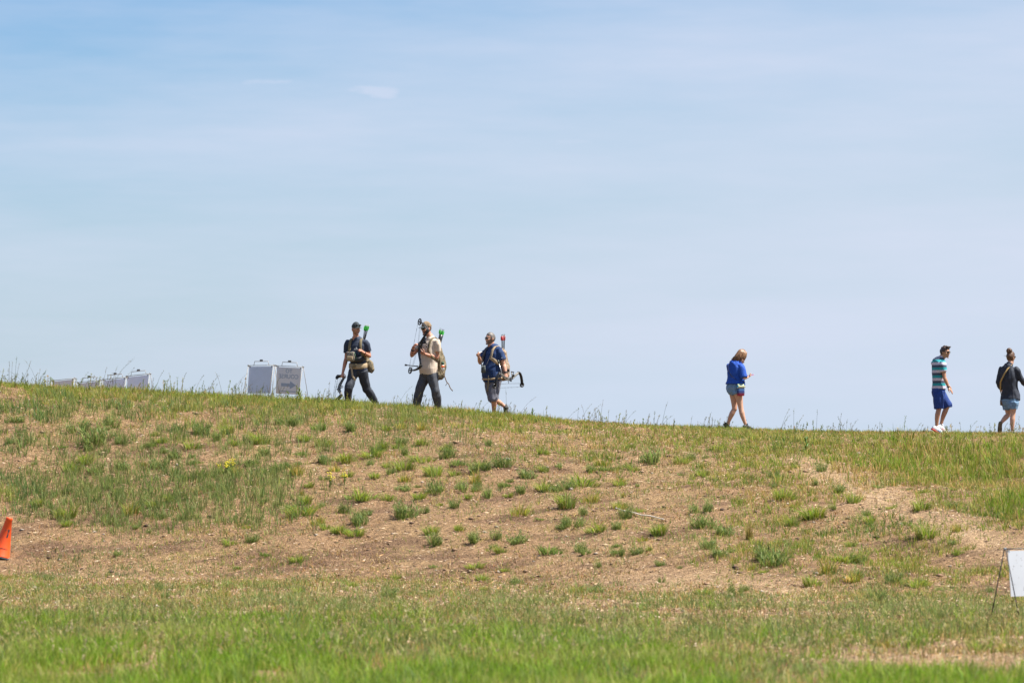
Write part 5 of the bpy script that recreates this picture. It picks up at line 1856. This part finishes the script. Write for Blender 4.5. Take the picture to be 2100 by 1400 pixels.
bag_m = stripes('woven_stripes', [(0, (.34, .02, .045)), (.10, (.20, .012, .05)), (.20, (.045, .025, .09)), (.30, (.012, .035, .16)), (.43, (.03, .10, .24)), (.52, (.01, .03, .13)), (.60, (.55, .52, .36)), (.645, (.015, .38, .60)), (.76, (.01, .09, .22)), (.82, (.50, .52, .30)), (.87, (.12, .30, .14)), (.91, (.60, .58, .44)), (.96, (.02, .05, .2))], period=.285)
c0 = p(428, 798, -.20)
fx = (P.Lf * -.25 + P.F * .97).normalized(); fy = Vector((0, 0, 1)).cross(fx)
ww = .085
bm = bmesh.new()
for zz in (0,):
    tube(bm, [(c0 + up * (.01 + .0), .080, .022), (c0 + up * .015, .086, .026), (c0 + up * .08, .088, .036), (c0 + up * .20, .086, .034), (c0 + up * .255, .080, .018)], n=18, xh=fx, sq=3.4)
ob = obj('bag_body', bm, bag_m, hb)
# object texture runs from the bottom of the bag
for v in ob.data.vertices: v.co -= c0
ob.location = c0
bm = bmesh.new()
for i in range(22):
    t = -.082 + .164 * i / 21
    tube(bm, [(c0 + fx * t + up * .222 - fy * .030, .003, .003), (c0 + fx * t * 1.02 + up * .200 - fy * .040, .004, .004), (c0 + fx * t * 1.05 + up * .182 - fy * .042, .002, .002)], n=6)
obj('fringe', bm, mat('fringe', (.42, .42, .25), var=.5, scale=60), hb)
bm = bmesh.new()
pt = [(c0 + fx * .07 + up * .25, fx), (P.tor(-.17, -.02, .30), P.F), (P.tor(-.07, -.195, .52), P.Lf), (P.tor(.03, -.190, .75), P.Lf), (P.tos(.075, -.150, .97), P.Lf), (P.tos(.085, -.04, 1.085), P.Lf), (P.tor(.10, .10, .95), P.Lf), (P.tor(0, .17, .7), P.Lf), (P.tor(-.15, .13, .4), P.Lf), (c0 + fx * .08 + up * .25, fx)]
strap(bm, pt, w=.010, t=.004)
obj('bag_strap', bm, mat('navy_strap', (.008, .014, .05)), hb)

# ================================================================ striped young man
P5 = Person('dark-haired young man in sunglasses, striped t-shirt and royal blue shorts', (1890, 690, 6.6667), 1923, 889.5, 88.4, (.90, .43), h=1.84)
P5.armk = .92
P = P5
p = P.p
P.pose(neck=p(265, 300), hip=p(235, 770), sh=p(230, 335), hw=.185,
       rel=p(300, 560, -.20), rwr=p(358, 695, -.20), lel=p(300, 540, .22), lwr=p(380, 660, .24),
       rkn=p(230, 985, -.10), ran=p(200, 1248, -.10), rtoe=p(265, 1310, -.06), lkn=p(358, 955, .10), lan=p(268, 1222, .10), ltoe=p(335, 1300, .15))
P.J['rhip'] = p(222, 775, -.08); P.J['lhip'] = p(255, 770, .08)
pr = P.prof(.90)
P.setHead(p(320, 210, -.02), (.80, -.60), .12, .98)
bm = bmesh.new()
P.torso(bm, pr, t0=-.12)
P.head(bm)
for s in 'lr':
    P.arm(bm, s, to=2.0); P.leg(bm, s, k2=.95); P.foot(bm, s)
P.hand(bm, 'r', p(418, 770, -.22), Vector((-.6, .3, -.5)), curl=.22, thumb_side=Vector((.6, -.6, .2)))
P.hand(bm, 'l', p(430, 730, .22), Vector((-.6, -.3, -.5)), curl=.3, thumb_side=Vector((.6, .3, .2)))
P.finish_body(bm, M['skin_tan'])
P.face()
z0 = P.tor(0, 0, 0).z
NV, TE, LA = (.040, .060, .105), (.015, .26, .30), (.50, .46, .56)
tee = stripes('striped_jersey', [(0, NV), (.31, LA), (.65, TE)], period=.163, off=-(P.by - 690 - 635 / 6.6667) / PXM / .163)
shirt(P, pr, tee, to=.60, hem=.115, flare=.022, grow=.020, sgrow=.017, disp=(.007, 8, .6))
trousers(P, pr, M['royal'], to=1.0, grow=.020, flare=.026, disp=(.009, 8, .5), name='shorts', top=.13)
P.shoe('r', M['white_shoe'], M['red'], mat_mark=M['blue_mark']); P.shoe('l', M['white_shoe'], M['white_pl'], mat_mark=M['red'])
bm = bmesh.new()
for s in 'r':
    a_, k_ = P.J[s + 'an'], P.J[s + 'kn']
    tube(bm, [(lerp(k_, a_, .93), .042, .042), (lerp(k_, a_, 1.05), .044, .044)], n=12)
obj('sock', bm, M['dark_slate'], P.root)
bm = bmesh.new()
a_, k_ = P.J['lan'], P.J['lkn']
tube(bm, [(lerp(k_, a_, .90), .042, .042), (lerp(k_, a_, 1.05), .044, .044)], n=12)
obj('sock', bm, M['dark_slate'], P.root)
bm = bmesh.new()
tube(bm, [(lerp(P.J['rel'], P.J['rwr'], .88), .033, .033), (lerp(P.J['rel'], P.J['rwr'], 1.0), .031, .031)], n=12)
obj('wristwatch', bm, M['black'], P.root)
P.hairshell('hair', M['dark_hair'], lambda u: (.052 + .012 * (abs(u.x) < .5)) if u.y > .42 else (.012 if u.y > -.05 else -.052), grow=.016, bump=.014)
bm = bmesh.new()
for i in range(26):
    x = rh.uniform(-.055, .055)
    a0 = P.hp(x, rh.uniform(.02, .08), .100)
    tube(bm, [(a0, .014, .011), (a0 + P.HM @ Vector((rh.uniform(-.015, .015), .012, .024)), .013, .011), (a0 + P.HM @ Vector((rh.uniform(-.02, .02), .030 + rh.uniform(-.008, .008), .028 + rh.uniform(-.01, .01))), .005, .005)], n=6)
obj('quiff', bm, M['dark_hair'], P.root)
P.glasses('sunglasses', M['dark_lens'], M['black'])

# ================================================================ woman with the bun
P6 = Person('woman with a hair bun in a dark long-sleeved top and denim shorts', (1890, 690, 6.6667), 2074, 890.5, 88.4, (.50, .86), female=True, h=1.72)
P6.armk = 1.0
P = P6
p = P.p
P.pose(neck=p(1210, 365), hip=p(1212, 870), sh=p(1190, 410), hw=.165,
       rel=p(1355, 570, -.06), rwr=p(1440, 640, .12), lel=p(1065, 610, .12), lwr=p(1115, 700, .25),
       rkn=p(1243, 1045, -.06), ran=p(1237, 1298, -.06), rtoe=p(1275, 1345, .02), lkn=p(1195, 1055, .12), lan=p(1068, 1190, .02), ltoe=p(1045, 1300, .06))
P.J['rhip'] = p(1250, 875, -.07); P.J['lhip'] = p(1172, 870, .07)
pr = P.prof(1.02, belly=.04)
P.setHead(p(1222, 265, .02), (.70, .72), .06, 1.0)
bm = bmesh.new()
P.torso(bm, pr, t0=-.12)
P.head(bm)
for s in 'lr':
    P.arm(bm, s, to=2.0); P.leg(bm, s, k2=1.02); P.foot(bm, s)
P.hand(bm, 'r', p(1490, 670, .2), Vector((-.3, .5, -.8)), curl=.4)
P.hand(bm, 'l', p(1140, 760, .28), Vector((.5, -.5, 0)), curl=.5)
P.finish_body(bm, M['skin_pale'])
P.face()
shirt(P, pr, M['charcoal'], to=1.93, hem=-.02 + .05, flare=.006, grow=.030, sgrow=.022, disp=(.009, 9, .6), name='top')
trousers(P, pr, M['denim'], to=.60, grow=.022, flare=.022, disp=(.006, 12, .8), name='shorts', top=.06)
for s in 'lr': P.shoe(s, M['khaki_shoe'], M['khaki_shoe'], name='sandal', high=-.03)
P.hairshell('hair', M['brown_hair'], lambda u: .045 if u.y > .35 else (-.02 if u.y > -.1 else -.075), grow=.014, bump=.006)
bm = bmesh.new()
bc = P.hp(.0, -.060, .128)
for i in range(40):
    a0, b0 = rh.uniform(0, 6.28), rh.uniform(-1.2, 1.4)
    ax = Vector((rh.uniform(-1, 1), rh.uniform(-1, 1), rh.uniform(-.5, .5))).normalized()
    t_ = ax.orthogonal().normalized(); s_ = ax.cross(t_)
    tube(bm, [(bc + (t_ * math.cos(q) + s_ * math.sin(q)) * .048 + ax * rh.uniform(-.03, .03), .014, .011) for q in np.linspace(a0, a0 + 2.2, 6)], n=6, cap='round')
ell(bm, bc, .054, .054, .050)
obj('bun', bm, M['brown_hair'], P.root)
bm = bmesh.new()
for i in range(2):
    q = P.hp(-.02, -.10, .0 + .012 * i)
    tube(bm, [(q, .003, .003), (q + Vector((-.06, .01, .012)), .0022, .0022), (q + Vector((-.10 - .012 * i, .02, .016 + .004 * i)), .001, .001)], n=5)
obj('loose_hair', bm, M['blond_hair'], P.root)
P.glasses('glasses', mat('clear_lens', (.25, .28, .30), rough=.1, var=.02), M['black'])
B = P.root.location
hb = local(B, 'shoulder_bag', 'small brown bag on a yellow strap behind the woman with the bun', 'bag')
bm = bmesh.new()
c0 = p(1100, 905, .06)
tube(bm, [(c0 + up * -.035, .05, .022), (c0 + up * -.02, .075, .034), (c0 + up * .06, .075, .036), (c0 + up * .11, .060, .022)], n=16, xh=(P.F + P.Lf * .3).normalized(), sq=2.8)
obj('bag_body', bm, mat('brown_leather', (.10, .062, .040), rough=.5, var=.3), hb)
bm = bmesh.new()
pt = [(c0 + up * .10, P.F), (P.tor(.185, -.06, .34), P.Lf), (P.tor(.125, -.165, .58), P.Lf), (P.tor(.03, -.180, .80), P.Lf), (P.tos(-.045, -.145, .97), P.Lf), (P.tos(-.080, -.04, 1.085), P.Lf), (P.tor(-.07, .10, .95), P.Lf), (P.tor(0, .16, .7), P.Lf), (P.tor(.16, .12, .4), P.Lf), (c0 + up * .10 + P.F * .05, P.F)]
strap(bm, pt, w=.017, t=.004)
obj('bag_strap', bm, mat('yellow_strap', (.34, .23, .085), var=.15), hb)

# ================================================================ wire-frame signs
m_sheet = mat('grey_sheet', (.55, .61, .74), rough=.6, var=.05, scale=6)
m_sheet_b = mat('beige_sheet', (.66, .64, .64), rough=.6, var=.05, scale=6)
m_sheet_p = mat('pale_sheet', (.72, .76, .88), rough=.6, var=.05, scale=6)
m_white = mat('white_sheet', (.40, .425, .465), rough=.45, var=.03, scale=5)
m_wire = mat('sign_wire', (.26, .24, .22), rough=.5, var=.3, metal=.2)
m_wire_dk = mat('dark_sign_wire', (.03, .03, .035), rough=.45, var=.3)
m_plate = mat('galvanised_plate', (.20, .21, .22), rough=.5, var=.2, metal=.3)
m_ghost = mat('painted_show_through', (.30, .35, .43), rough=.6, var=.04)
m_ink = mat('dark_print', (.05, .07, .11), rough=.5, var=.05)


def sign(label, base, yaw, w_=.66, h_=.60, top=.72, sheet=None, text=None, handle=True, group='wire-frame signs on the ridge', wire_m=None, lean=.12, tilt=0.0, splay=.27, wr=.0065, faces=(1,)):
    """hinged wire A-frame with a hanging sheet; local x along the top bar, near legs towards -y"""
    o = empty('lawn_sign', base, label, 'sign', group, yaw)
    wm = wire_m or m_wire
    hw = w_ / 2 + .03
    tz = lambda x: top + math.tan(tilt) * x
    for sg in (-1, 1):
        bm = bmesh.new()
        for x in (-hw, hw): wire(bm, [vec(x, sg * splay, -.06), vec(x, sg * .012, tz(x))], wr)
        wire(bm, [vec(-hw, sg * .012, tz(-hw)), vec(hw, sg * .012, tz(hw))], wr)
        obj('leg_frame', bm, wm, o)
    for sg in (-1, 1):
        bm = bmesh.new()
        tube(bm, [(vec(sg * hw - .02, 0, tz(sg * hw)), .016, .018), (vec(sg * hw + .02, 0, tz(sg * hw)), .016, .018)], n=8)
        box(bm, vec(sg * (hw - .05), -.01, tz(sg * hw) - .03), .02, .03, .035, bev=.003)
        obj('clamp', bm, m_plate, o)
    if handle:
        bm = bmesh.new()
        a = .17
        wire(bm, [vec(-a - .02, 0, tz(-a)), vec(-a, 0, tz(-a) + .085), vec(a, 0, tz(a) + .085), vec(a + .02, 0, tz(a))], wr)
        obj('carry_handle', bm, wm, o)
        bm = bmesh.new()
        box(bm, vec(0, 0, tz(0) + .105), .075, .016, .042, bev=.003)
        obj('handle_tag', bm, m_plate, o)
    for f in faces:
        bm = bmesh.new()
        y0, y1 = -f * .018, -f * (.018 + splay * .30 * h_ / top)
        c = [vec(-w_ / 2, y0, tz(-w_ / 2) - .025), vec(w_ / 2, y0, tz(w_ / 2) - .025), vec(w_ / 2, y1, tz(w_ / 2) - .025 - h_), vec(-w_ / 2, y1, tz(-w_ / 2) - .025 - h_)]
        X = (c[1] - c[0]).normalized(); Y = (c[0] - c[3]).normalized(); Z = X.cross(Y)
        n = 8
        vs = [[], []]
        for side in (0, 1):
            for j in range(n + 1):
                for i in range(n + 1):
                    q = lerp(lerp(c[3], c[2], i / n), lerp(c[0], c[1], i / n), j / n)
                    q = q + Z * ((.004 if side else 0) + (0 if text else .004) * math.sin(i * .5 + base[0]) * math.sin(j * .4))
                    vs[side].append(bm.verts.new(q))
        for side in (0, 1):
            for j in range(n):
                for i in range(n):
                    q = [vs[side][j * (n + 1) + i], vs[side][j * (n + 1) + i + 1], vs[side][(j + 1) * (n + 1) + i + 1], vs[side][(j + 1) * (n + 1) + i]]
                    bm.faces.new(q if side else q[::-1])
        rim = [i for i in range(n + 1)] + [(j + 1) * (n + 1) - 1 for j in range(1, n + 1)] + [n * (n + 1) + i for i in range(n - 1, -1, -1)] + [j * (n + 1) for j in range(n - 1, 0, -1)]
        for a, b in zip(rim, rim[1:] + rim[:1]):
            bm.faces.new((vs[0][a], vs[0][b], vs[1][b], vs[1][a]))
        sh = obj('sign_sheet', bm, sheet or m_sheet, o)
        sh.data.set_sharp_from_angle(angle=R(40))
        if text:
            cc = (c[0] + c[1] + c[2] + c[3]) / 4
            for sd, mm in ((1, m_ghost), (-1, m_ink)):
                # near face: dim reversed copy, painted as if light came through the sheet; far face: the printed front
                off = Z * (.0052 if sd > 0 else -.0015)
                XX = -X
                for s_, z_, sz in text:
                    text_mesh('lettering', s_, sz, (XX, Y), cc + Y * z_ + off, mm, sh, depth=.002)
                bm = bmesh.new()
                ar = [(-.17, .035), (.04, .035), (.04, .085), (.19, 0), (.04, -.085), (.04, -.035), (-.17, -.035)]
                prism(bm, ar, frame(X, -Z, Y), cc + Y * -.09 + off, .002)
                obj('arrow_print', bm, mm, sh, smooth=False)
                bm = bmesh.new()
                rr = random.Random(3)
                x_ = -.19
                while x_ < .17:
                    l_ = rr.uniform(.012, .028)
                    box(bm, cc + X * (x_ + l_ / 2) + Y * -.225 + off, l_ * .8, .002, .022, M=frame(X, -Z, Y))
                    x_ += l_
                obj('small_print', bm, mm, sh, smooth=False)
    return o


def ridge_at(px, d):
    x = (px - 1050) / FPX * d
    return vec(x, d, gz(x, d))


def sign_px(label, px, py_top, d, yaw, **kw):
    """stand the sign on the ground at distance d so that its bar is seen at py_top"""
    b = ridge_at(px, d)
    return sign(label, b, yaw, **kw)


sign_px('blank grey wire-frame sign standing left of the TO COURSE sign', 536, 754, 89.6, R(-30), top=.74, w_=.58, h_=.56, tilt=0)
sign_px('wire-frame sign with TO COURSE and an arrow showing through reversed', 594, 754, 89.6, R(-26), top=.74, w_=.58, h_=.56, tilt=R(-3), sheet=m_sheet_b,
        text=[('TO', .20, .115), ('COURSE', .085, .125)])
for i, (px_, d_, tp, sh, lab) in enumerate(((284, 93.0, .74, m_sheet_p, 'rightmost of the four blank signs half hidden behind the ridge grass'),
                                            (236, 93.6, .74, m_sheet_p, 'blank grey sign second from right among the four behind the ridge grass'),
                                            (183, 94.3, .74, m_sheet_b, 'beige blank sign third from right among the four behind the ridge grass'),
                                            (130, 94.4, .74, m_sheet_b, 'leftmost sign of the four, nearly sunk behind the ridge grass'))):
    sign_px(lab, px_, 770, d_, R(-24), top=tp, w_=.52, h_=.56, tilt=R(5), sheet=sh, handle=(i != 3))

# near sign at the right edge
b = spot(2098, 1270)
sg_ = sign('bare white sign on black wire legs at the foot of the bank', b, R(38), w_=.62, h_=.60, top=.94, sheet=m_white, handle=False, group=None, wire_m=m_wire_dk, splay=.29, wr=.0075, faces=(1,))
bm = bmesh.new()
rr = random.Random(8)
for i in range(22):
    x_, z_ = rr.uniform(-.28, .28), rr.uniform(.34, .88)
    y_ = -(.018 + .29 * .30 * (.915 - z_) / .94) - .012
    ell(bm, vec(x_, y_ + .004, z_), rr.uniform(.003, .007), .002, rr.uniform(.003, .008), nu=8, nv=4)
obj('mud_specks', bm, M['wood'], sg_)

# ================================================================ traffic cone
cb = spot(2, 1142)
cone = empty('traffic_cone', cb, 'orange traffic cone numbered 1 leaning at the left edge of the bank', 'cone')
AX = Vector((.215, .03, .976)).normalized()
SX = (Vector((1, 0, 0)) - AX * AX.x).normalized()
SY = AX.cross(SX)
m_cone = mat('orange_cone_plastic', (.78, .085, .012), rough=.45, var=.05, scale=5)
bm = bmesh.new()
prof_c = [(.0, .170), (.02, .165), (.03, .158), (.66, .058), (.665, .062), (.70, .056), (.71, .050)]
ringn = 32
rings = [[bm.verts.new(AX * z_ + (SX * math.cos(a) + SY * math.sin(a)) * r_) for a in np.linspace(0, 2 * math.pi, ringn + 1)[:-1]] for z_, r_ in prof_c]
inner = [[bm.verts.new(AX * z_ + (SX * math.cos(a) + SY * math.sin(a)) * r_) for a in np.linspace(0, 2 * math.pi, ringn + 1)[:-1]] for z_, r_ in ((.71, .042), (.4, .085))]
allr = rings + inner
for a, b in zip(allr, allr[1:]):
    for i in range(ringn): bm.faces.new((a[i], a[(i + 1) % ringn], b[(i + 1) % ringn], b[i]))
bm.faces.new(allr[-1])
bm.faces.new(allr[0][::-1])
obj('cone_body', bm, m_cone, cone)
bm = bmesh.new()
box(bm, AX * -.018, .40, .40, .035, M=frame(SX, SY, AX), bev=.012)
obj('cone_base', bm, M['black'], cone)


def on_cone(z_, ang):
    r_ = float(np.interp(z_, [q[0] for q in prof_c], [q[1] for q in prof_c])) + .0025
    return AX * z_ + (SX * math.cos(ang) + SY * math.sin(ang)) * r_


bm = bmesh.new()
for poly in ([(-.010, -.072), (.018, -.072), (.036, .075), (.008, .075)], [(.012, .075), (-.040, .068), (-.044, .040), (.004, .050)]):
    ps = []
    for u_, v_ in poly:
        z_ = .425 + v_
        r_ = float(np.interp(z_, [q[0] for q in prof_c], [q[1] for q in prof_c]))
        ps.append(bm.verts.new(on_cone(z_, R(-66) + u_ / r_)))
    bm.faces.new(ps)
obj('numeral', bm, M['black'], cone, smooth=False)
bm = bmesh.new()
rr = random.Random(4)
a_ = R(-125)
while a_ < R(-45):
    w0 = rr.uniform(.015, .05)
    bl_ = [on_cone(.155 + dz, a_ + da) for dz, da in ((-.011, 0), (-.011, w0 * 1.6), (.011, w0 * 1.6), (.011, 0))]
    bm.faces.new([bm.verts.new(q) for q in bl_])
    a_ += w0 * 1.6 + .05
obj('small_print', bm, M['black'], cone, smooth=False)

# ================================================================ single plants and things on the bank
m_yel = mat('yellow_flower', (.62, .52, .015), rough=.6, var=.15)


def flower_weed(px, py, h, n, spread, label, seed, name='flowering_weed'):
    b = spot(px, py)
    o = empty(name, b, label, 'weed')
    rg = random.Random(seed)
    bm = bmesh.new(); fl = bmesh.new(); lf = []
    for i in range(n):
        a = rg.uniform(0, 6.28); r = spread * rg.uniform(.2, 1); hh = h * rg.uniform(.6, 1.0)
        tip_ = vec(math.cos(a) * r, math.sin(a) * r, hh)
        tube(bm, [(vec(0, 0, -.03), .006, .006), (vec(tip_.x * .3, tip_.y * .3, hh * .5), .005, .005), (tip_, .003, .003)], n=5)
        for k in range(7):
            q = tip_ + vec(rg.gauss(0, .022), rg.gauss(0, .022), rg.uniform(-.06, .02))
            ell(fl, q, .013, .013, .009, nu=6, nv=4)
        for k in range(12):
            f = rg.uniform(.1, .85)
            q = vec(tip_.x * f ** 1.4, tip_.y * f ** 1.4, hh * f)
            lf.append((q, rg.uniform(0, 6.28)))
    obj('stem', bm, mat('weed_stem', (.12, .17, .04)), o)
    obj('flower_head', fl, m_yel, o)
    P0 = np.array([q[0][:] for q in lf]); an = np.array([q[1] for q in lf])
    v, t, c = blades(P0, np.full(len(lf), .055), np.full(len(lf), .012), an, np.full(len(lf), 1.0), np.tile(np.array([[.16, .23, .035]]), (len(lf), 1)))
    raw('foliage', v, t, m_leaf, o, col=c)
    return o


flower_weed(461, 980, .36, 9, .20, 'bushy yellow-flowered weed alone on the bare left part of the bank', 1)
flower_weed(677, 1006, .40, 3, .035, 'taller of the two slim yellow-topped weeds on the bank', 2)
flower_weed(707, 994, .24, 2, .04, 'shorter of the two slim yellow-topped weeds on the bank', 3)


def broadleaf(px, d, h, n, label, seed, wl=.05, col=(.15, .21, .045), name='broadleaf_weed', py=None):
    b = ridge_at(px, d) if py is None else spot(px, py)
    o = empty(name, b, label, 'weed')
    rg = random.Random(seed)
    bm = bmesh.new()
    tube(bm, [(vec(0, 0, -.03), .010, .010), (vec(.005, 0, h * .6), .008, .008), (vec(0, .005, h), .004, .004)], n=6)
    m_l = mat('broad_leaf', col, rough=.5, var=.25, scale=14)
    obj('stem', bm, m_l, o)
    for i in range(n):
        z_ = h * (i / n) ** 1.1 * .95
        a = i * 2.4 + rg.uniform(-.3, .3)
        ln = (h * .62) * (1 - .6 * i / n) * rg.uniform(.8, 1.1)
        el_ = .35 + .9 * i / n
        d1 = vec(math.cos(a) * math.cos(el_), math.sin(a) * math.cos(el_), math.sin(el_))
        sd = vec(-math.sin(a), math.cos(a), 0)
        p0 = vec(0, 0, z_)
        bm = bmesh.new()
        tube(bm, [(p0, .004, .003), (p0 + d1 * ln * .3, wl * .5, .003), (p0 + d1 * ln * .6 + vec(0, 0, .01), wl * .6, .003), (p0 + d1 * ln * .9, wl * .3, .0025), (p0 + d1 * ln - vec(0, 0, .012), .003, .002)], n=8, xh=sd)
        obj('leaf', bm, m_l, o)
    return o


broadleaf(614, 87.2, .30, 12, 'bright broad-leaved weed under the TO COURSE sign', 1, wl=.030)
broadleaf(590, 87.0, .16, 8, 'low broad-leaved weed left of the one under the TO COURSE sign', 2, wl=.026)
broadleaf(547, 86.8, .14, 9, 'pale broad-leaved rosette on the ridge below the blank grey sign', 5, wl=.028, col=(.20, .24, .06))
broadleaf(1092, 87.2, .22, 12, 'dark leafy weed alone on the ridge right of the stout man', 3, wl=.022, col=(.09, .15, .04))
broadleaf(1653, 85, .28, 10, 'upright broad-leaved weed near the top of the right bank', 4, wl=.034, col=(.085, .17, .025), py=925)

# dry bunch of tall yellow grass
b = spot(1531, 1106)
pr_ = tuft_mesh('dry_bunch', 70, .07, .42, .009, np.array([[.26, .24, .07], [.32, .26, .10], [.20, .20, .06]]), .28, 900)
pr_.location = b
tag(pr_, 'tall thin straw-yellow bunch grass on the lower right bank', 'grass tuft')

# bleached branch lying on the slope
pts_ = [(1263, 1046), (1275, 1050), (1290, 1053), (1300, 1055), (1315, 1060), (1332, 1063), (1348, 1066), (1361, 1069)]
bm = bmesh.new()
q0 = spot(1312, 1059)
rr = random.Random(2)
tube(bm, [(spot(a, b) - q0 + vec(0, -.02, .035 + rr.uniform(-.008, .008)), rr.uniform(.010, .015), rr.uniform(.010, .014)) for a, b in pts_], n=8, cap='round')
o = obj('dead_branch', bm, mat('bleached_wood', (.58, .50, .42), rough=.8, var=.25, scale=25))
o.location = q0
tag(o, 'bleached dead branch lying across the middle of the bank', 'branch')
